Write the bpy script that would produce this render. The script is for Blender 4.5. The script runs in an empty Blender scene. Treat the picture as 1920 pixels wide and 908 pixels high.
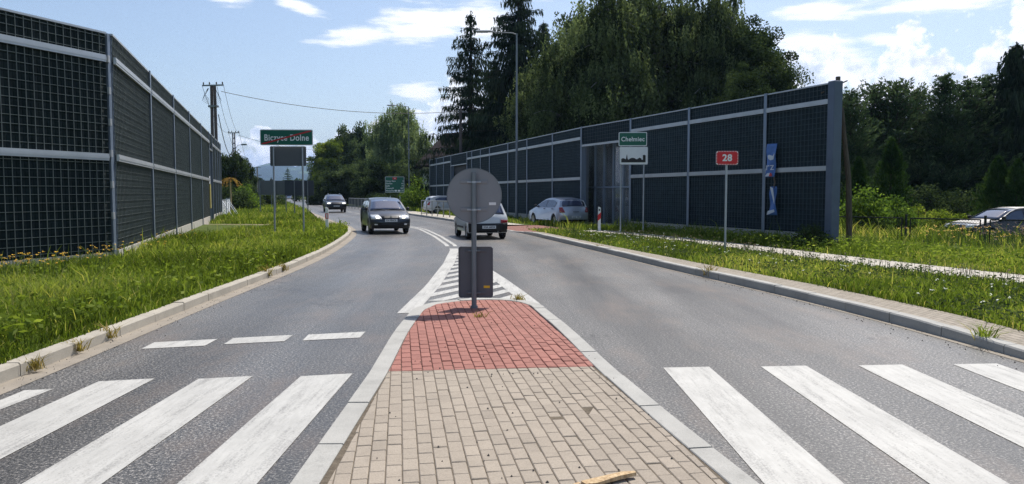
import bpy, bmesh, math, random
import numpy as np
from mathutils import Vector, Matrix
R = math.radians
random.seed(7); rng = np.random.default_rng(11)
C = bpy.context.scene.collection
scene = bpy.context.scene

# ------------------------------------------------------------------ camera
cd = bpy.data.cameras.new('camera'); cam = bpy.data.objects.new('camera', cd); C.objects.link(cam)
cam.location = (0, 0, 1.70); cam.rotation_euler = (R(90 - 3.62), 0, 0)
cd.lens = 26.7; cd.sensor_width = 36; cd.clip_start = .1; cd.clip_end = 30000
scene.camera = cam

# ------------------------------------------------------------------ view, sun and sky
SUN_AZ, SUN_EL = 28.0, 57.0            # degrees right of the road ahead, above the horizon
scene.view_settings.view_transform = 'Standard'; scene.view_settings.look = 'None'
scene.view_settings.gamma = 1; scene.view_settings.use_curve_mapping = False
scene.view_settings.exposure = 0.22
scene.cycles.use_denoising = True; scene.cycles.denoising_prefilter = 'NONE'; scene.cycles.denoising_input_passes = 'RGB_ALBEDO_NORMAL'
scene.cycles.use_adaptive_sampling = False; scene.cycles.sample_clamp_indirect = 3; scene.cycles.sample_clamp_direct = 12
scene.cycles.max_bounces = 7; scene.cycles.transparent_max_bounces = 12
scene.cycles.volume_bounces = 0
sd = bpy.data.lights.new('sun', 'SUN'); so = bpy.data.objects.new('sun', sd); C.objects.link(so)
sd.energy = 4.9; sd.angle = R(.53); sd.color = (1, .955, .885)
sdir = Vector((math.sin(R(SUN_AZ)) * math.cos(R(SUN_EL)), math.cos(R(SUN_AZ)) * math.cos(R(SUN_EL)), math.sin(R(SUN_EL))))
so.rotation_euler = sdir.to_track_quat('Z', 'Y').to_euler(); so.location = sdir * 300

w = bpy.data.worlds.new('World'); scene.world = w; w.use_nodes = True
nt = w.node_tree; N = nt.nodes; Lk = nt.links; N.clear()
def nd(t, **k):
    n = N.new(t)
    for a, b in k.items(): setattr(n, a, b)
    return n
def val(n, i, v):
    if isinstance(v, bpy.types.NodeSocket): n.id_data.links.new(v, n.inputs[i])
    else: n.inputs[i].default_value = v
def mth(op, a, b=None, c=None, clamp=False):
    n = N.new('ShaderNodeMath'); n.operation = op; n.use_clamp = clamp
    val(n, 0, a)
    if b is not None: val(n, 1, b)
    if c is not None: val(n, 2, c)
    return n.outputs[0]
out = nd('ShaderNodeOutputWorld'); bg = nd('ShaderNodeBackground')
sky = nd('ShaderNodeTexSky', sky_type='NISHITA', sun_disc=False, sun_elevation=R(SUN_EL), sun_rotation=R(SUN_AZ))
sky.altitude = 300; sky.air_density = 1.0; sky.dust_density = 2.0; sky.ozone_density = 1.2
tc = nd('ShaderNodeTexCoord'); sx = nd('ShaderNodeSeparateXYZ'); Lk.new(tc.outputs['Generated'], sx.inputs[0])
az = mth('ARCTAN2', sx.outputs[0], sx.outputs[1]); el = mth('ARCSINE', sx.outputs[2])
azd = mth('MULTIPLY', az, 180 / math.pi); eld = mth('MULTIPLY', el, 180 / math.pi)
uv = nd('ShaderNodeCombineXYZ'); val(uv, 0, azd); val(uv, 1, eld)
def noise(vec, sc, det=6, rough=.55, sxyz=(1, 1, 1), off=(0, 0, 0)):
    m = nd('ShaderNodeMapping'); Lk.new(vec, m.inputs[0]); m.inputs['Scale'].default_value = sxyz; m.inputs['Location'].default_value = off
    n = nd('ShaderNodeTexNoise'); Lk.new(m.outputs[0], n.inputs['Vector'])
    n.inputs['Scale'].default_value = sc; n.inputs['Detail'].default_value = det; n.inputs['Roughness'].default_value = rough
    return n.outputs[0]
def blob(cx, cy, rx, ry, rot=0):          # elliptical bank of cloud on the sky, degrees of azimuth / elevation
    m = nd('ShaderNodeMapping', vector_type='TEXTURE'); Lk.new(uv.outputs[0], m.inputs[0])
    m.inputs['Location'].default_value = (cx, cy, 0); m.inputs['Rotation'].default_value = (0, 0, R(rot)); m.inputs['Scale'].default_value = (rx, ry, 1)
    l = nd('ShaderNodeVectorMath', operation='LENGTH'); Lk.new(m.outputs[0], l.inputs[0])
    return mth('SUBTRACT', 1.0, l.outputs['Value'])
def union(bl):
    r = bl[0]
    for b in bl[1:]: r = mth('MAXIMUM', r, b)
    return r
def smooth(v, a, b):
    n = nd('ShaderNodeMapRange', interpolation_type='SMOOTHSTEP'); val(n, 0, v); n.inputs[1].default_value = a; n.inputs[2].default_value = b
    return n.outputs[0]
# cumulus banks (puffy, shaded below) and thin streaks
n1 = noise(uv.outputs[0], .42, 9, .6); n1b = noise(uv.outputs[0], .42, 9, .6, off=(-.30, -.55, 0))
vor = nd('ShaderNodeTexVoronoi', feature='SMOOTH_F1'); vor.inputs['Scale'].default_value = .62; vor.inputs['Smoothness'].default_value = .35
vor.inputs['Detail'].default_value = 3; vor.inputs['Roughness'].default_value = .55
Lk.new(uv.outputs[0], vor.inputs['Vector'])
def puff_density(nz, dv):
    cum = union([blob(36, 3, 9, 8.5), blob(28.8, 5.0, 7.5, 7.4), blob(24.5, 4.2, 7, 5.8), blob(21.5, 7.4, 3.6, 4.2), blob(36, 9.6, 4.4, 4.6),
                 blob(33, 6.5, 4.5, 5.0), blob(-16.5, 1.5, 6, 3.2), blob(-18.3, 4.4, 1.0, .75), blob(-11, 3.6, 3, 1.6), blob(-7.5, 5, 3, 2.0), blob(-3, 5, 6, 4), blob(8, 4, 12, 5),
                 blob(60, 5, 22, 8), blob(-55, 4, 18, 5)])
    d = mth('ADD', mth('MULTIPLY', cum, 1.15), mth('MULTIPLY', mth('SUBTRACT', nz, .5), 1.5))
    return mth('SUBTRACT', d, mth('MULTIPLY', mth('SUBTRACT', dv, .45), .55))
dens = puff_density(n1, vor.outputs['Distance'])
cmask = smooth(dens, -.06, .16)
shade = smooth(mth('ADD', mth('SUBTRACT', n1, n1b), mth('MULTIPLY', dens, -.22)), -.26, .05)
n2 = noise(uv.outputs[0], .55, 7, .62, (.32, 1.9, 1)); n2f = noise(uv.outputs[0], 1.3, 5, .6, (.5, 2.4, 1), (3, 7, 0))
streaks = union([blob(-20.6, 13.7, 2.3, .8, -14), blob(-15.4, 13.2, 3.2, .75, -20), blob(-11.2, 11.4, 4.0, .95, 6), blob(-6.0, 12.3, 5.5, 1.8, 4), blob(-2.5, 12.6, 3.5, 2.4, 0),
                 blob(-6.9, 7.4, 2.4, 1.15, 3), blob(-34, 14.4, 7, .9, 2), blob(25.5, 13.4, 5.0, 1.15, -3), blob(28.5, 12.2, 6, .8, 0), blob(22.0, 12.4, 4, .9, -4),
                 blob(33.5, 12.6, 5.5, 1.0, 10), blob(36.5, 13.2, 4, 1.1, 8), blob(21.3, 10.3, 3.6, 1.4, -4), blob(22.2, 8.9, 4, 1.5, 2), blob(26, 10.2, 2.4, .6, -6), blob(2, 15, 14, 1.2, 3),
                 blob(60, 22, 25, 4, 8), blob(-70, 25, 25, 4, -8), blob(140, 20, 20, 4)])
sden = mth('ADD', mth('MULTIPLY', streaks, 1.0), mth('ADD', mth('MULTIPLY', mth('SUBTRACT', n2, .5), 1.9), mth('MULTIPLY', mth('SUBTRACT', n2f, .5), .7)))
smask = mth('MULTIPLY', smooth(sden, .1, .75), .92)
def mixc(f, a, b):
    m = nd('ShaderNodeMix', data_type='RGBA'); val(m, 0, f); val(m, 6, a); val(m, 7, b); return m.outputs[2]
CL = 1.0
cloudcol = mixc(shade, (5.0, 5.7, 6.8, 1), (9.0, 9.1, 9.3, 1))
c1 = mixc(smask, sky.outputs[0], (8.6, 8.7, 9.0, 1))
c2 = mixc(cmask, c1, cloudcol)
Lk.new(c2, bg.inputs[0]); bg.inputs[1].default_value = .126
Lk.new(bg.outputs[0], out.inputs[0])

# ------------------------------------------------------------------ helpers
def S(r, g, b):
    f = lambda c: (c / 255 / 12.92) if c / 255 <= .04045 else ((c / 255 + .055) / 1.055) ** 2.4
    return (f(r), f(g), f(b), 1)
class MT:                                   # a small node-material writer
    def __init__(s, name):
        s.m = bpy.data.materials.new(name); s.m.use_nodes = True; s.t = s.m.node_tree
        s.p = s.t.nodes['Principled BSDF']; s.o = s.t.nodes['Material Output']; s.cc = {}
    def n(s, ty, **k):
        x = s.t.nodes.new(ty)
        for a, b in k.items(): setattr(x, a, b)
        return x
    def set(s, n, i, v):
        if isinstance(v, bpy.types.NodeSocket): s.t.links.new(v, n.inputs[i])
        else: n.inputs[i].default_value = v
    def co(s, kind):
        if kind not in s.cc:
            if kind == 'pos': s.cc[kind] = s.n('ShaderNodeNewGeometry').outputs['Position']
            else: s.cc[kind] = s.n('ShaderNodeTexCoord').outputs[{'obj': 'Object', 'uv': 'UV'}[kind]]
        return s.cc[kind]
    def noise(s, scale, det=4, rough=.55, co='pos', sxyz=None, off=None, dist=0):
        v = s.co(co)
        if sxyz or off:
            mp = s.n('ShaderNodeMapping'); s.t.links.new(v, mp.inputs[0]); mp.inputs['Scale'].default_value = sxyz or (1, 1, 1); mp.inputs['Location'].default_value = off or (0, 0, 0); v = mp.outputs[0]
        x = s.n('ShaderNodeTexNoise'); s.t.links.new(v, x.inputs['Vector']); x.inputs['Scale'].default_value = scale; x.inputs['Detail'].default_value = det
        x.inputs['Roughness'].default_value = rough; x.inputs['Distortion'].default_value = dist
        return x.outputs[0]
    def ramp(s, f, stops):
        x = s.n('ShaderNodeValToRGB'); s.t.links.new(f, x.inputs[0]); e = x.color_ramp.elements
        while len(e) < len(stops): e.new(.5)
        for q, (p, c) in zip(e, stops):
            q.position = p; q.color = c if not isinstance(c, (int, float)) else (c, c, c, 1)
        return x.outputs[0]
    def mix(s, f, a, b, bt='MIX'):
        x = s.n('ShaderNodeMix', data_type='RGBA', blend_type=bt); s.set(x, 0, f); s.set(x, 6, a); s.set(x, 7, b); return x.outputs[2]
    def math(s, op, a, b=0.0, clamp=False):
        x = s.n('ShaderNodeMath', operation=op, use_clamp=clamp); s.set(x, 0, a); s.set(x, 1, b); return x.outputs[0]
    def bump(s, h, strength=.3, dist=.01):
        x = s.n('ShaderNodeBump'); x.inputs['Strength'].default_value = strength; x.inputs['Distance'].default_value = dist
        s.t.links.new(h, x.inputs['Height']); s.t.links.new(x.outputs[0], s.p.inputs['Normal'])
    def fin(s, col=None, rough=None, metal=None, spec=None, coat=None, emis=None):
        if col is not None: s.set(s.p, 'Base Color', col)
        if rough is not None: s.set(s.p, 'Roughness', rough)
        if metal is not None: s.set(s.p, 'Metallic', metal)
        if spec is not None: s.set(s.p, 'Specular IOR Level', spec)
        if coat is not None: s.set(s.p, 'Coat Weight', coat); s.set(s.p, 'Coat Roughness', .03)
        if emis is not None: s.set(s.p, 'Emission Color', emis[0]); s.set(s.p, 'Emission Strength', emis[1])
        return s.m
def sc_(c, k): return (min(1, c[0] * k), min(1, c[1] * k), min(1, c[2] * k), 1)
def mat(name, col, rough=.6, metal=0, var=.12, scale=4, bump=0, bscale=40, spec=.5, coat=None, emis=None, co='obj'):
    t = MT(name)
    f = t.noise(scale, 5, .6, co)
    c = t.ramp(f, [(.3, sc_(col, 1 - var)), (.7, sc_(col, 1 + var))])
    if bump: t.bump(t.noise(bscale, 4, .6, co), bump, .01)
    rr = t.math('ADD', t.math('MULTIPLY', t.noise(scale * 2.3, 4, .6, co), .16), rough - .08)
    return t.fin(c, rr, metal, spec, coat, emis)
def attr_leaf(name, stops, trans=.4, tint=(1.25, 1.3, .55, 1)):
    t = MT(name); a = t.n('ShaderNodeAttribute', attribute_name='v')
    c = t.ramp(a.outputs['Fac'], stops)
    d = t.n('ShaderNodeBsdfDiffuse'); t.set(d, 0, c)
    tr = t.n('ShaderNodeBsdfTranslucent'); t.set(tr, 0, t.mix(1, c, tint, 'MULTIPLY'))
    m1 = t.n('ShaderNodeMixShader'); m1.inputs[0].default_value = trans; t.t.links.new(d.outputs[0], m1.inputs[1]); t.t.links.new(tr.outputs[0], m1.inputs[2])
    t.t.links.new(m1.outputs[0], t.o.inputs['Surface']); t.t.nodes.remove(t.p)
    return t.m

class MB:                                   # collects shapes into ONE mesh
    def __init__(s): s.v = []; s.f = []; s.uv = None
    def add(s, vs, fs):
        b = len(s.v); s.v += [tuple(p) for p in vs]; s.f += [tuple(i + b for i in q) for q in fs]; return s
    def box(s, a, b, ch=0, M=None):
        (x0, y0, z0), (x1, y1, z1) = a, b
        if ch:
            c = min(ch, .49 * min(abs(x1 - x0), abs(y1 - y0), abs(z1 - z0)))
            bm = bmesh.new(); bmesh.ops.create_cube(bm, size=1)
            for v in bm.verts: v.co = Vector(((x0 + x1) / 2 + v.co.x * (x1 - x0), (y0 + y1) / 2 + v.co.y * (y1 - y0), (z0 + z1) / 2 + v.co.z * (z1 - z0)))
            bmesh.ops.bevel(bm, geom=bm.edges[:], offset=c, segments=1, affect='EDGES')
            bm.verts.index_update(); vs = [v.co.copy() for v in bm.verts]; fs = [[v.index for v in f.verts] for f in bm.faces]; bm.free()
        else:
            vs = [Vector(p) for p in ((x0, y0, z0), (x1, y0, z0), (x1, y1, z0), (x0, y1, z0), (x0, y0, z1), (x1, y0, z1), (x1, y1, z1), (x0, y1, z1))]
            fs = [(0, 3, 2, 1), (4, 5, 6, 7), (0, 1, 5, 4), (1, 2, 6, 5), (2, 3, 7, 6), (3, 0, 4, 7)]
        if M: vs = [M @ v for v in vs]
        return s.add(vs, fs)
    def tube(s, pts, r, n=8, cap=True):
        pts = [Vector(p) for p in pts]; rs = r if isinstance(r, (list, tuple)) else [r] * len(pts); b = len(s.v)
        for i, p in enumerate(pts):
            d = (pts[min(i + 1, len(pts) - 1)] - pts[max(i - 1, 0)]).normalized()
            u = d.cross(Vector((0, 0, 1)) if abs(d.z) < .95 else Vector((1, 0, 0))).normalized(); v = d.cross(u)
            for k in range(n):
                a = 2 * math.pi * k / n; s.v.append(tuple(p + (u * math.cos(a) + v * math.sin(a)) * rs[i]))
        for i in range(len(pts) - 1):
            for k in range(n):
                q = b + i * n; s.f.append((q + k, q + (k + 1) % n, q + n + (k + 1) % n, q + n + k))
        if cap: s.f.append(tuple(b + k for k in range(n))[::-1]); s.f.append(tuple(b + (len(pts) - 1) * n + k for k in range(n)))
        return s
    def prism(s, poly, y0, y1, M=None):      # polygon in x,z given thickness along y
        n = len(poly); vs = [Vector((p[0], y0, p[1])) for p in poly] + [Vector((p[0], y1, p[1])) for p in poly]
        if M: vs = [M @ v for v in vs]
        fs = [tuple(range(n)), tuple(range(n, 2 * n))[::-1]] + [(i, i + n, (i + 1) % n + n, (i + 1) % n) for i in range(n)]
        return s.add(vs, fs)
    def lathe(s, prof, n=16, M=None, cap=True):        # (r, h) about local y
        b = len(prof); vs = []
        for (r, h) in prof:
            for k in range(n):
                a = 2 * math.pi * k / n; vs.append(Vector((r * math.cos(a), h, r * math.sin(a))))
        if M: vs = [M @ v for v in vs]
        fs = [(i * n + k, i * n + (k + 1) % n, (i + 1) * n + (k + 1) % n, (i + 1) * n + k) for i in range(b - 1) for k in range(n)]
        if cap: fs += [tuple(range(n)), tuple(range((b - 1) * n, b * n))[::-1]]
        return s.add(vs, fs)
    def build(s, name, m, parent=None, smooth=False, kind=None, loc=None, rotz=None, fixn=True):
        me = bpy.data.meshes.new(name); me.from_pydata(s.v, [], s.f)
        if fixn:
            bm = bmesh.new(); bm.from_mesh(me); bmesh.ops.recalc_face_normals(bm, faces=bm.faces); bm.to_mesh(me); bm.free()
        if s.uv:
            l = me.uv_layers.new(name='UVMap')
            for lp in me.loops: l.data[lp.index].uv = s.uv[lp.vertex_index]
        me.materials.append(m)
        if smooth:
            me.polygons.foreach_set('use_smooth', [True] * len(me.polygons))
            if smooth != 'all':
                try: me.set_sharp_from_angle(angle=R(38))
                except Exception: pass
        me.update()
        return link(name, me, parent, kind, loc, rotz)
def link(name, me, parent=None, kind=None, loc=None, rotz=None):
    o = bpy.data.objects.new(name, me); C.objects.link(o)
    if parent: o.parent = parent
    if kind: o['kind'] = kind
    if loc: o.location = loc
    if rotz: o.rotation_euler = (0, 0, rotz)
    return o
def tag(o, label, cat, group=None, kind=None):
    o['label'] = label; o['category'] = cat
    if group: o['group'] = group
    if kind: o['kind'] = kind
    return o
def thing(name, label, cat, loc=(0, 0, 0), rotz=0, group=None):
    o = bpy.data.objects.new(name, None); C.objects.link(o); o.empty_display_size = .3
    o.location = loc; o.rotation_euler = (0, 0, rotz)
    return tag(o, label, cat, group)
def copy_tree(o, parent=None):
    c = o.copy(); C.objects.link(c)
    if parent: c.parent = parent
    for ch in list(o.children): copy_tree(ch, c)
    return c
def np_mesh(name, V, F, m, att=None, parent=None, kind=None, loc=None, smooth=False):   # F: (n,k) array of one face size
    me = bpy.data.meshes.new(name); V = np.asarray(V, np.float32); F = np.asarray(F, np.int32); k = F.shape[1]
    me.vertices.add(len(V)); me.vertices.foreach_set('co', V.ravel())
    me.loops.add(F.size); me.loops.foreach_set('vertex_index', F.ravel())
    me.polygons.add(len(F)); me.polygons.foreach_set('loop_start', np.arange(0, F.size, k, dtype=np.int32))
    if att is not None:
        a = me.attributes.new('v', 'FLOAT', 'POINT'); a.data.foreach_set('value', np.asarray(att, np.float32))
    if smooth: me.polygons.foreach_set('use_smooth', np.ones(len(F), bool))
    me.materials.append(m); me.update(calc_edges=True); me.validate()
    return link(name, me, parent, kind, loc)
def rrect(w, h, r, n=5, cx=0, cz=0):
    p = []
    for (sx_, sz_, a0) in ((1, -1, -90), (1, 1, 0), (-1, 1, 90), (-1, -1, 180)):
        for i in range(n + 1):
            a = R(a0 + 90 * i / n); p.append((cx + sx_ * (w / 2 - r) + r * math.cos(a), cz + sz_ * (h / 2 - r) + r * math.sin(a)))
    return p
def text(body, size, m, parent, loc, name='lettering', bold=.0, align='CENTER', rot=(R(90), 0, 0), width=None, ext=.002):
    cu = bpy.data.curves.new(name, 'FONT'); cu.body = body; cu.size = size; cu.align_x = align; cu.align_y = 'CENTER'; cu.extrude = ext; cu.offset = bold; cu.space_character = 1.08
    o = bpy.data.objects.new(name, cu); C.objects.link(o)
    bpy.context.view_layer.update()
    me = bpy.data.meshes.new_from_object(o.evaluated_get(bpy.context.evaluated_depsgraph_get()))
    bpy.data.objects.remove(o); me.name = name
    if width:
        xs = [v.co.x for v in me.vertices]; k = width / (max(xs) - min(xs))
        for v in me.vertices: v.co.x *= k
    me.materials.clear(); me.materials.append(m)
    q = link(name, me, parent, None, loc); q.rotation_euler = rot
    return q
HAZE = 1.1e-4
# ------------------------------------------------------------------ materials of the setting
def asphalt():
    t = MT('asphalt')
    big = t.noise(.35, 5, .6, 'pos'); track = t.noise(.9, 4, .55, 'pos', (1, .09, 1)); grain = t.noise(46, 3, .8, 'pos'); grit = t.noise(170, 2, .7, 'pos')
    c = t.ramp(grain, [(.38, S(20, 20, 19)), (.48, S(66, 64, 61)), (.56, S(122, 118, 112)), (.66, S(212, 206, 196))])
    c = t.mix(.35, c, t.ramp(grit, [(.4, S(40, 40, 42)), (.62, S(122, 121, 120))]))
    c = t.mix(1, c, t.ramp(big, [(.3, .78), (.7, 1.12)]), 'MULTIPLY')
    c = t.mix(1, c, t.ramp(track, [(.36, .84), (.6, 1.05)]), 'MULTIPLY')
    su = t.n('ShaderNodeSeparateXYZ'); t.t.links.new(t.co('uv'), su.inputs[0])
    band = t.math('ADD', t.math('SINE', t.math('MULTIPLY', su.outputs[1], 3.7)), t.math('MULTIPLY', t.noise(1.3, 5, .65, 'uv', (.12, 1.4, 1)), 1.6))
    c = t.mix(1, c, t.ramp(t.math('MULTIPLY', band, .4), [(.1, .80), (.65, 1.1)]), 'MULTIPLY')
    fine = t.noise(1, 6, .7, 'uv', (.25, 22, 1)); c = t.mix(1, c, t.ramp(fine, [(.35, .86), (.65, 1.08)]), 'MULTIPLY')
    crk = t.n('ShaderNodeTexVoronoi', feature='DISTANCE_TO_EDGE'); crk.inputs['Scale'].default_value = .42; mpv = t.n('ShaderNodeMapping'); mpv.inputs['Scale'].default_value = (.35, 1, 1); t.t.links.new(t.co('uv'), mpv.inputs[0]); vm = t.n('ShaderNodeVectorMath', operation='ADD'); t.t.links.new(mpv.outputs[0], vm.inputs[0]); nv = t.n('ShaderNodeTexNoise'); nv.inputs['Scale'].default_value = 2.5; nv.inputs['Detail'].default_value = 6; t.t.links.new(t.co('uv'), nv.inputs['Vector']); t.t.links.new(nv.outputs['Color'], vm.inputs[1]); t.t.links.new(vm.outputs[0], crk.inputs['Vector'])
    ck = t.math('MULTIPLY', t.ramp(crk.outputs['Distance'], [(.004, 1), (.012, 0)]), t.ramp(t.noise(.3, 3, .5, 'pos', None, (3, 9, 0)), [(.52, 0), (.6, .55)])); c = t.mix(ck, c, S(30, 29, 28))
    dust = t.math('MULTIPLY', t.ramp(t.noise(1.1, 6, .7, 'pos', (1, .35, 1), (5, 2, 0)), [(.5, 0), (.72, 1)]), .55)
    c = t.mix(dust, c, t.mix(t.noise(38, 3, .7, 'pos'), S(70, 60, 54), S(150, 132, 116)))
    t.bump(t.math('ADD', grain, t.math('MULTIPLY', grit, .6)), .5, .006)
    return t.fin(c, t.ramp(t.noise(.8, 5, .6, 'pos', (1, .12, 1), (2, 0, 0)), [(.3, .34), (.7, .5)]), 0, .5)
def paint_white():
    t = MT('road_paint')
    wear = t.noise(13, 7, .7, 'pos', (1, .07, 1)); spots = t.noise(70, 3, .7, 'pos'); soft = t.noise(1.5, 4, .6, 'pos')
    c = t.mix(t.noise(26, 5, .65, 'pos', (1, .2, 1)), S(160, 158, 152), S(196, 194, 188))
    c = t.mix(1, c, t.ramp(soft, [(.3, .86), (.7, 1.04)]), 'MULTIPLY')
    k = t.ramp(t.math('ADD', t.math('MULTIPLY', wear, .6), t.math('MULTIPLY', spots, .45)), [(.53, 0), (.68, .7)])
    c = t.mix(k, c, S(96, 94, 92))
    t.bump(spots, .35, .004)
    return t.fin(c, .6, 0, .4)
def concrete(name, base, var=.14, speck=.5, rough=.85):
    t = MT(name)
    c = t.ramp(t.noise(2.2, 6, .65, 'pos'), [(.25, sc_(base, 1 - 1.6 * var)), (.5, base), (.75, sc_(base, 1 + var))])
    c = t.mix(t.math('MULTIPLY', t.ramp(t.noise(130, 3, .7, 'pos'), [(.42, 0), (.68, 1)]), speck), c, sc_(base, .55))
    c = t.mix(t.ramp(t.noise(7, 6, .7, 'pos', None, (9, 3, 1)), [(.58, 0), (.75, .55)]), c, sc_(base, .5))
    t.bump(t.noise(90, 4, .7, 'pos'), .3, .005)
    return t.fin(c, rough, 0, .3)
def paver(name, base, var):
    t = MT(name); a = t.n('ShaderNodeAttribute', attribute_name='v')
    c = t.ramp(a.outputs['Fac'], [(0, sc_(base, 1 - var)), (.5, base), (1, sc_(base, 1 + var))])
    c = t.mix(1, c, t.ramp(t.noise(95, 4, .75, 'pos'), [(.3, .72), (.5, 1.0), (.72, 1.16)]), 'MULTIPLY')
    c = t.mix(t.ramp(t.noise(4, 6, .7, 'pos'), [(.5, 0), (.8, .5)]), c, sc_(base, .62))
    t.bump(t.noise(120, 4, .7, 'pos'), .35, .004)
    return t.fin(c, .85, 0, .3)
def brickstrip(name, c1, c2, joint, bw, bh, scale=1):
    t = MT(name); b = t.n('ShaderNodeTexBrick'); t.t.links.new(t.co('uv'), b.inputs['Vector'])
    t.set(b, 'Color1', c1); t.set(b, 'Color2', c2); t.set(b, 'Mortar', joint); b.inputs['Scale'].default_value = 1
    b.inputs['Mortar Size'].default_value = .006; b.inputs['Brick Width'].default_value = bw; b.inputs['Row Height'].default_value = bh
    c = t.mix(1, b.outputs['Color'], t.ramp(t.noise(40, 5, .7, 'pos'), [(.3, .75), (.7, 1.12)]), 'MULTIPLY')
    c = t.mix(t.ramp(t.noise(2.2, 6, .7, 'pos'), [(.52, 0), (.75, .5)]), c, S(104, 98, 84))
    t.bump(t.math('SUBTRACT', 1, b.outputs['Fac']), .6, .008)
    return t.fin(c, .85, 0, .3)
def earth(name, a, b, scale=1.5):
    t = MT(name); c = t.ramp(t.noise(scale, 7, .65, 'pos'), [(.3, a), (.7, b)])
    c = t.mix(.35, c, t.ramp(t.noise(22, 5, .7, 'pos'), [(.3, sc_(a, .6)), (.7, sc_(b, 1.2))]))
    t.bump(t.noise(14, 5, .7, 'pos'), .6, .06)
    return t.fin(c, .95, 0, .1)
M = {}
M['asphalt'] = asphalt(); M['paint'] = paint_white()
M['kerb_beige'] = concrete('kerb_beige', S(172, 165, 152)); M['kerb_grey'] = concrete('kerb_grey', S(168, 166, 160)); M['gutter'] = concrete('gutter', S(146, 137, 124), .16)
M['plinth'] = concrete('plinth', S(176, 172, 163), .1, .3)
M['paver_tan'] = paver('paver_tan', S(153, 142, 128), .10); M['paver_red'] = paver('paver_red', S(150, 102, 91), .14)
M['sand'] = earth('joint_sand', S(84, 76, 66), S(120, 110, 96), 6)
M['strip'] = brickstrip('paver_strip', S(158, 148, 134), S(146, 137, 123), S(92, 84, 72), .2, .1)
M['path'] = brickstrip('path_paving', S(196, 189, 177), S(182, 175, 163), S(120, 110, 94), .2, .1)
M['redpath'] = brickstrip('red_paving', S(146, 100, 88), S(134, 90, 80), S(92, 76, 66), .2, .1)
M['soil'] = earth('verge_soil', S(58, 70, 32), S(92, 104, 50)); M['field'] = earth('field', S(66, 82, 40), S(110, 122, 66), .05)
M['dirt'] = earth('dirt', S(136, 122, 100), S(158, 144, 122), 1.2)
M['galv'] = mat('galvanised_steel', S(170, 176, 184), .45, .55, .1, 3); M['galv_dark'] = mat('weathered_steel', S(120, 126, 132), .5, .5, .1, 3)
M['signback'] = mat('sign_back_grey', S(136, 139, 143), .55, .1, .07, 2); M['signback_dark'] = mat('sign_back_dark', S(96, 99, 104), .6, .2, .07, 2)
M['signgreen'] = mat('sign_green', S(0, 96, 76), .4, 0, .06, 3); M['signwhite'] = mat('sign_white', S(236, 237, 237), .4, 0, .04, 3); M['signred'] = mat('sign_red', S(206, 28, 40), .4, 0, .05, 3)
M['signblack'] = mat('sign_black', S(24, 24, 26), .5); M['signblue'] = mat('sign_blue', S(20, 80, 165), .4); M['yellow'] = mat('yellow_sticker', S(222, 178, 40), .5); M['yellowgrey'] = mat('faded_yellow', S(190, 178, 110), .7)
M['board_dark'] = mat('board_back_dark', S(58, 64, 74), .65, .1, .07, 2); M['strike'] = mat('sign_red_strike', S(190, 40, 44), .4, 0, .05, 3)

# ------------------------------------------------------------------ lines of the road (x to the right, y ahead, metres)
def curve(pts, k=4):
    P = np.array(pts, float); Y = np.arange(P[0, 0], P[-1, 0] + .01, .5); X = np.interp(Y, P[:, 0], P[:, 1])
    for _ in range(k):
        Xp = np.pad(X, 3, mode='reflect', reflect_type='odd'); X = np.convolve(Xp, np.ones(7) / 7, 'valid')
    return lambda y: np.interp(y, Y, X)
RL = curve([(-20, -4.4), (4, -4.5), (6.6, -4.53), (9.1, -4.71), (14.5, -4.93), (17.8, -5.01), (22.8, -5.46), (29.9, -6.41), (33.6, -7.05), (37.9, -8.12), (41.8, -9.28), (64, -16.5), (290, -90), (800, -256)])
RR = curve([(-20, 5.7), (4, 5.5), (7.78, 5.31), (9.7, 5.08), (11.7, 4.8), (14.3, 4.23), (17.1, 3.5), (21.2, 2.84), (26, 1.83), (31.9, .67), (35.1, -.12), (46, -3.3), (64, -9.1), (290, -82.6), (800, -248.6)])
def frange(a, b, s):
    n = max(1, int(round((b - a) / s))); return [a + (b - a) * i / n for i in range(n + 1)]
def strip(name, Ys, xa, xb, za, zb, m, nx=1, kind='structure', wave=0, skirt=0):
    mb = MB(); mb.uv = []; L = 0; pv = None
    for y in Ys:
        a, b = float(xa(y)), float(xb(y)); q = ((a + b) / 2, y)
        if pv: L += math.hypot(q[0] - pv[0], q[1] - pv[1])
        pv = q
        zA = za(y) if callable(za) else za; zB = zb(y) if callable(zb) else zb
        for i in range(nx + 1):
            f = i / nx; mb.v.append((a + (b - a) * f, y, zA + (zB - zA) * f)); mb.uv.append((L, f * abs(b - a)))
    for j in range(len(Ys) - 1):
        for i in range(nx):
            q = j * (nx + 1) + i; mb.f.append((q, q + 1, q + nx + 2, q + nx + 1))
    o = mb.build(name, m, None, True, kind)
    return o
YR = frange(-18, 46, .5) + frange(46, 120, 2)[1:] + frange(120, 780, 15)[1:]
g = MB()
xs = [-9000, -3000, -900, -300, -120, 120, 300, 900, 3000, 9000]; ys = [-300, -60, 60, 150, 400, 900, 2500, 6000, 12000]
for y in ys:
    for x in xs: g.v.append((x, y, -.3))
for j in range(len(ys) - 1):
    for i in range(len(xs) - 1):
        q = j * len(xs) + i; g.f.append((q, q + 1, q + len(xs) + 1, q + len(xs)))
g.build('ground', M['field'], kind='structure')
strip('road', YR, lambda y: RL(y) - .05, lambda y: RR(y) + .05, 0, 0, M['asphalt'], 8)
# concrete gutters
strip('gutter', frange(-18, 42, .5), lambda y: RL(y), lambda y: RL(y) + .24, .004, .004, M['gutter'])
strip('gutter', frange(-18, 33, .5), lambda y: RR(y) - .11, lambda y: RR(y), .004, .004, M['gutter'])
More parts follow.
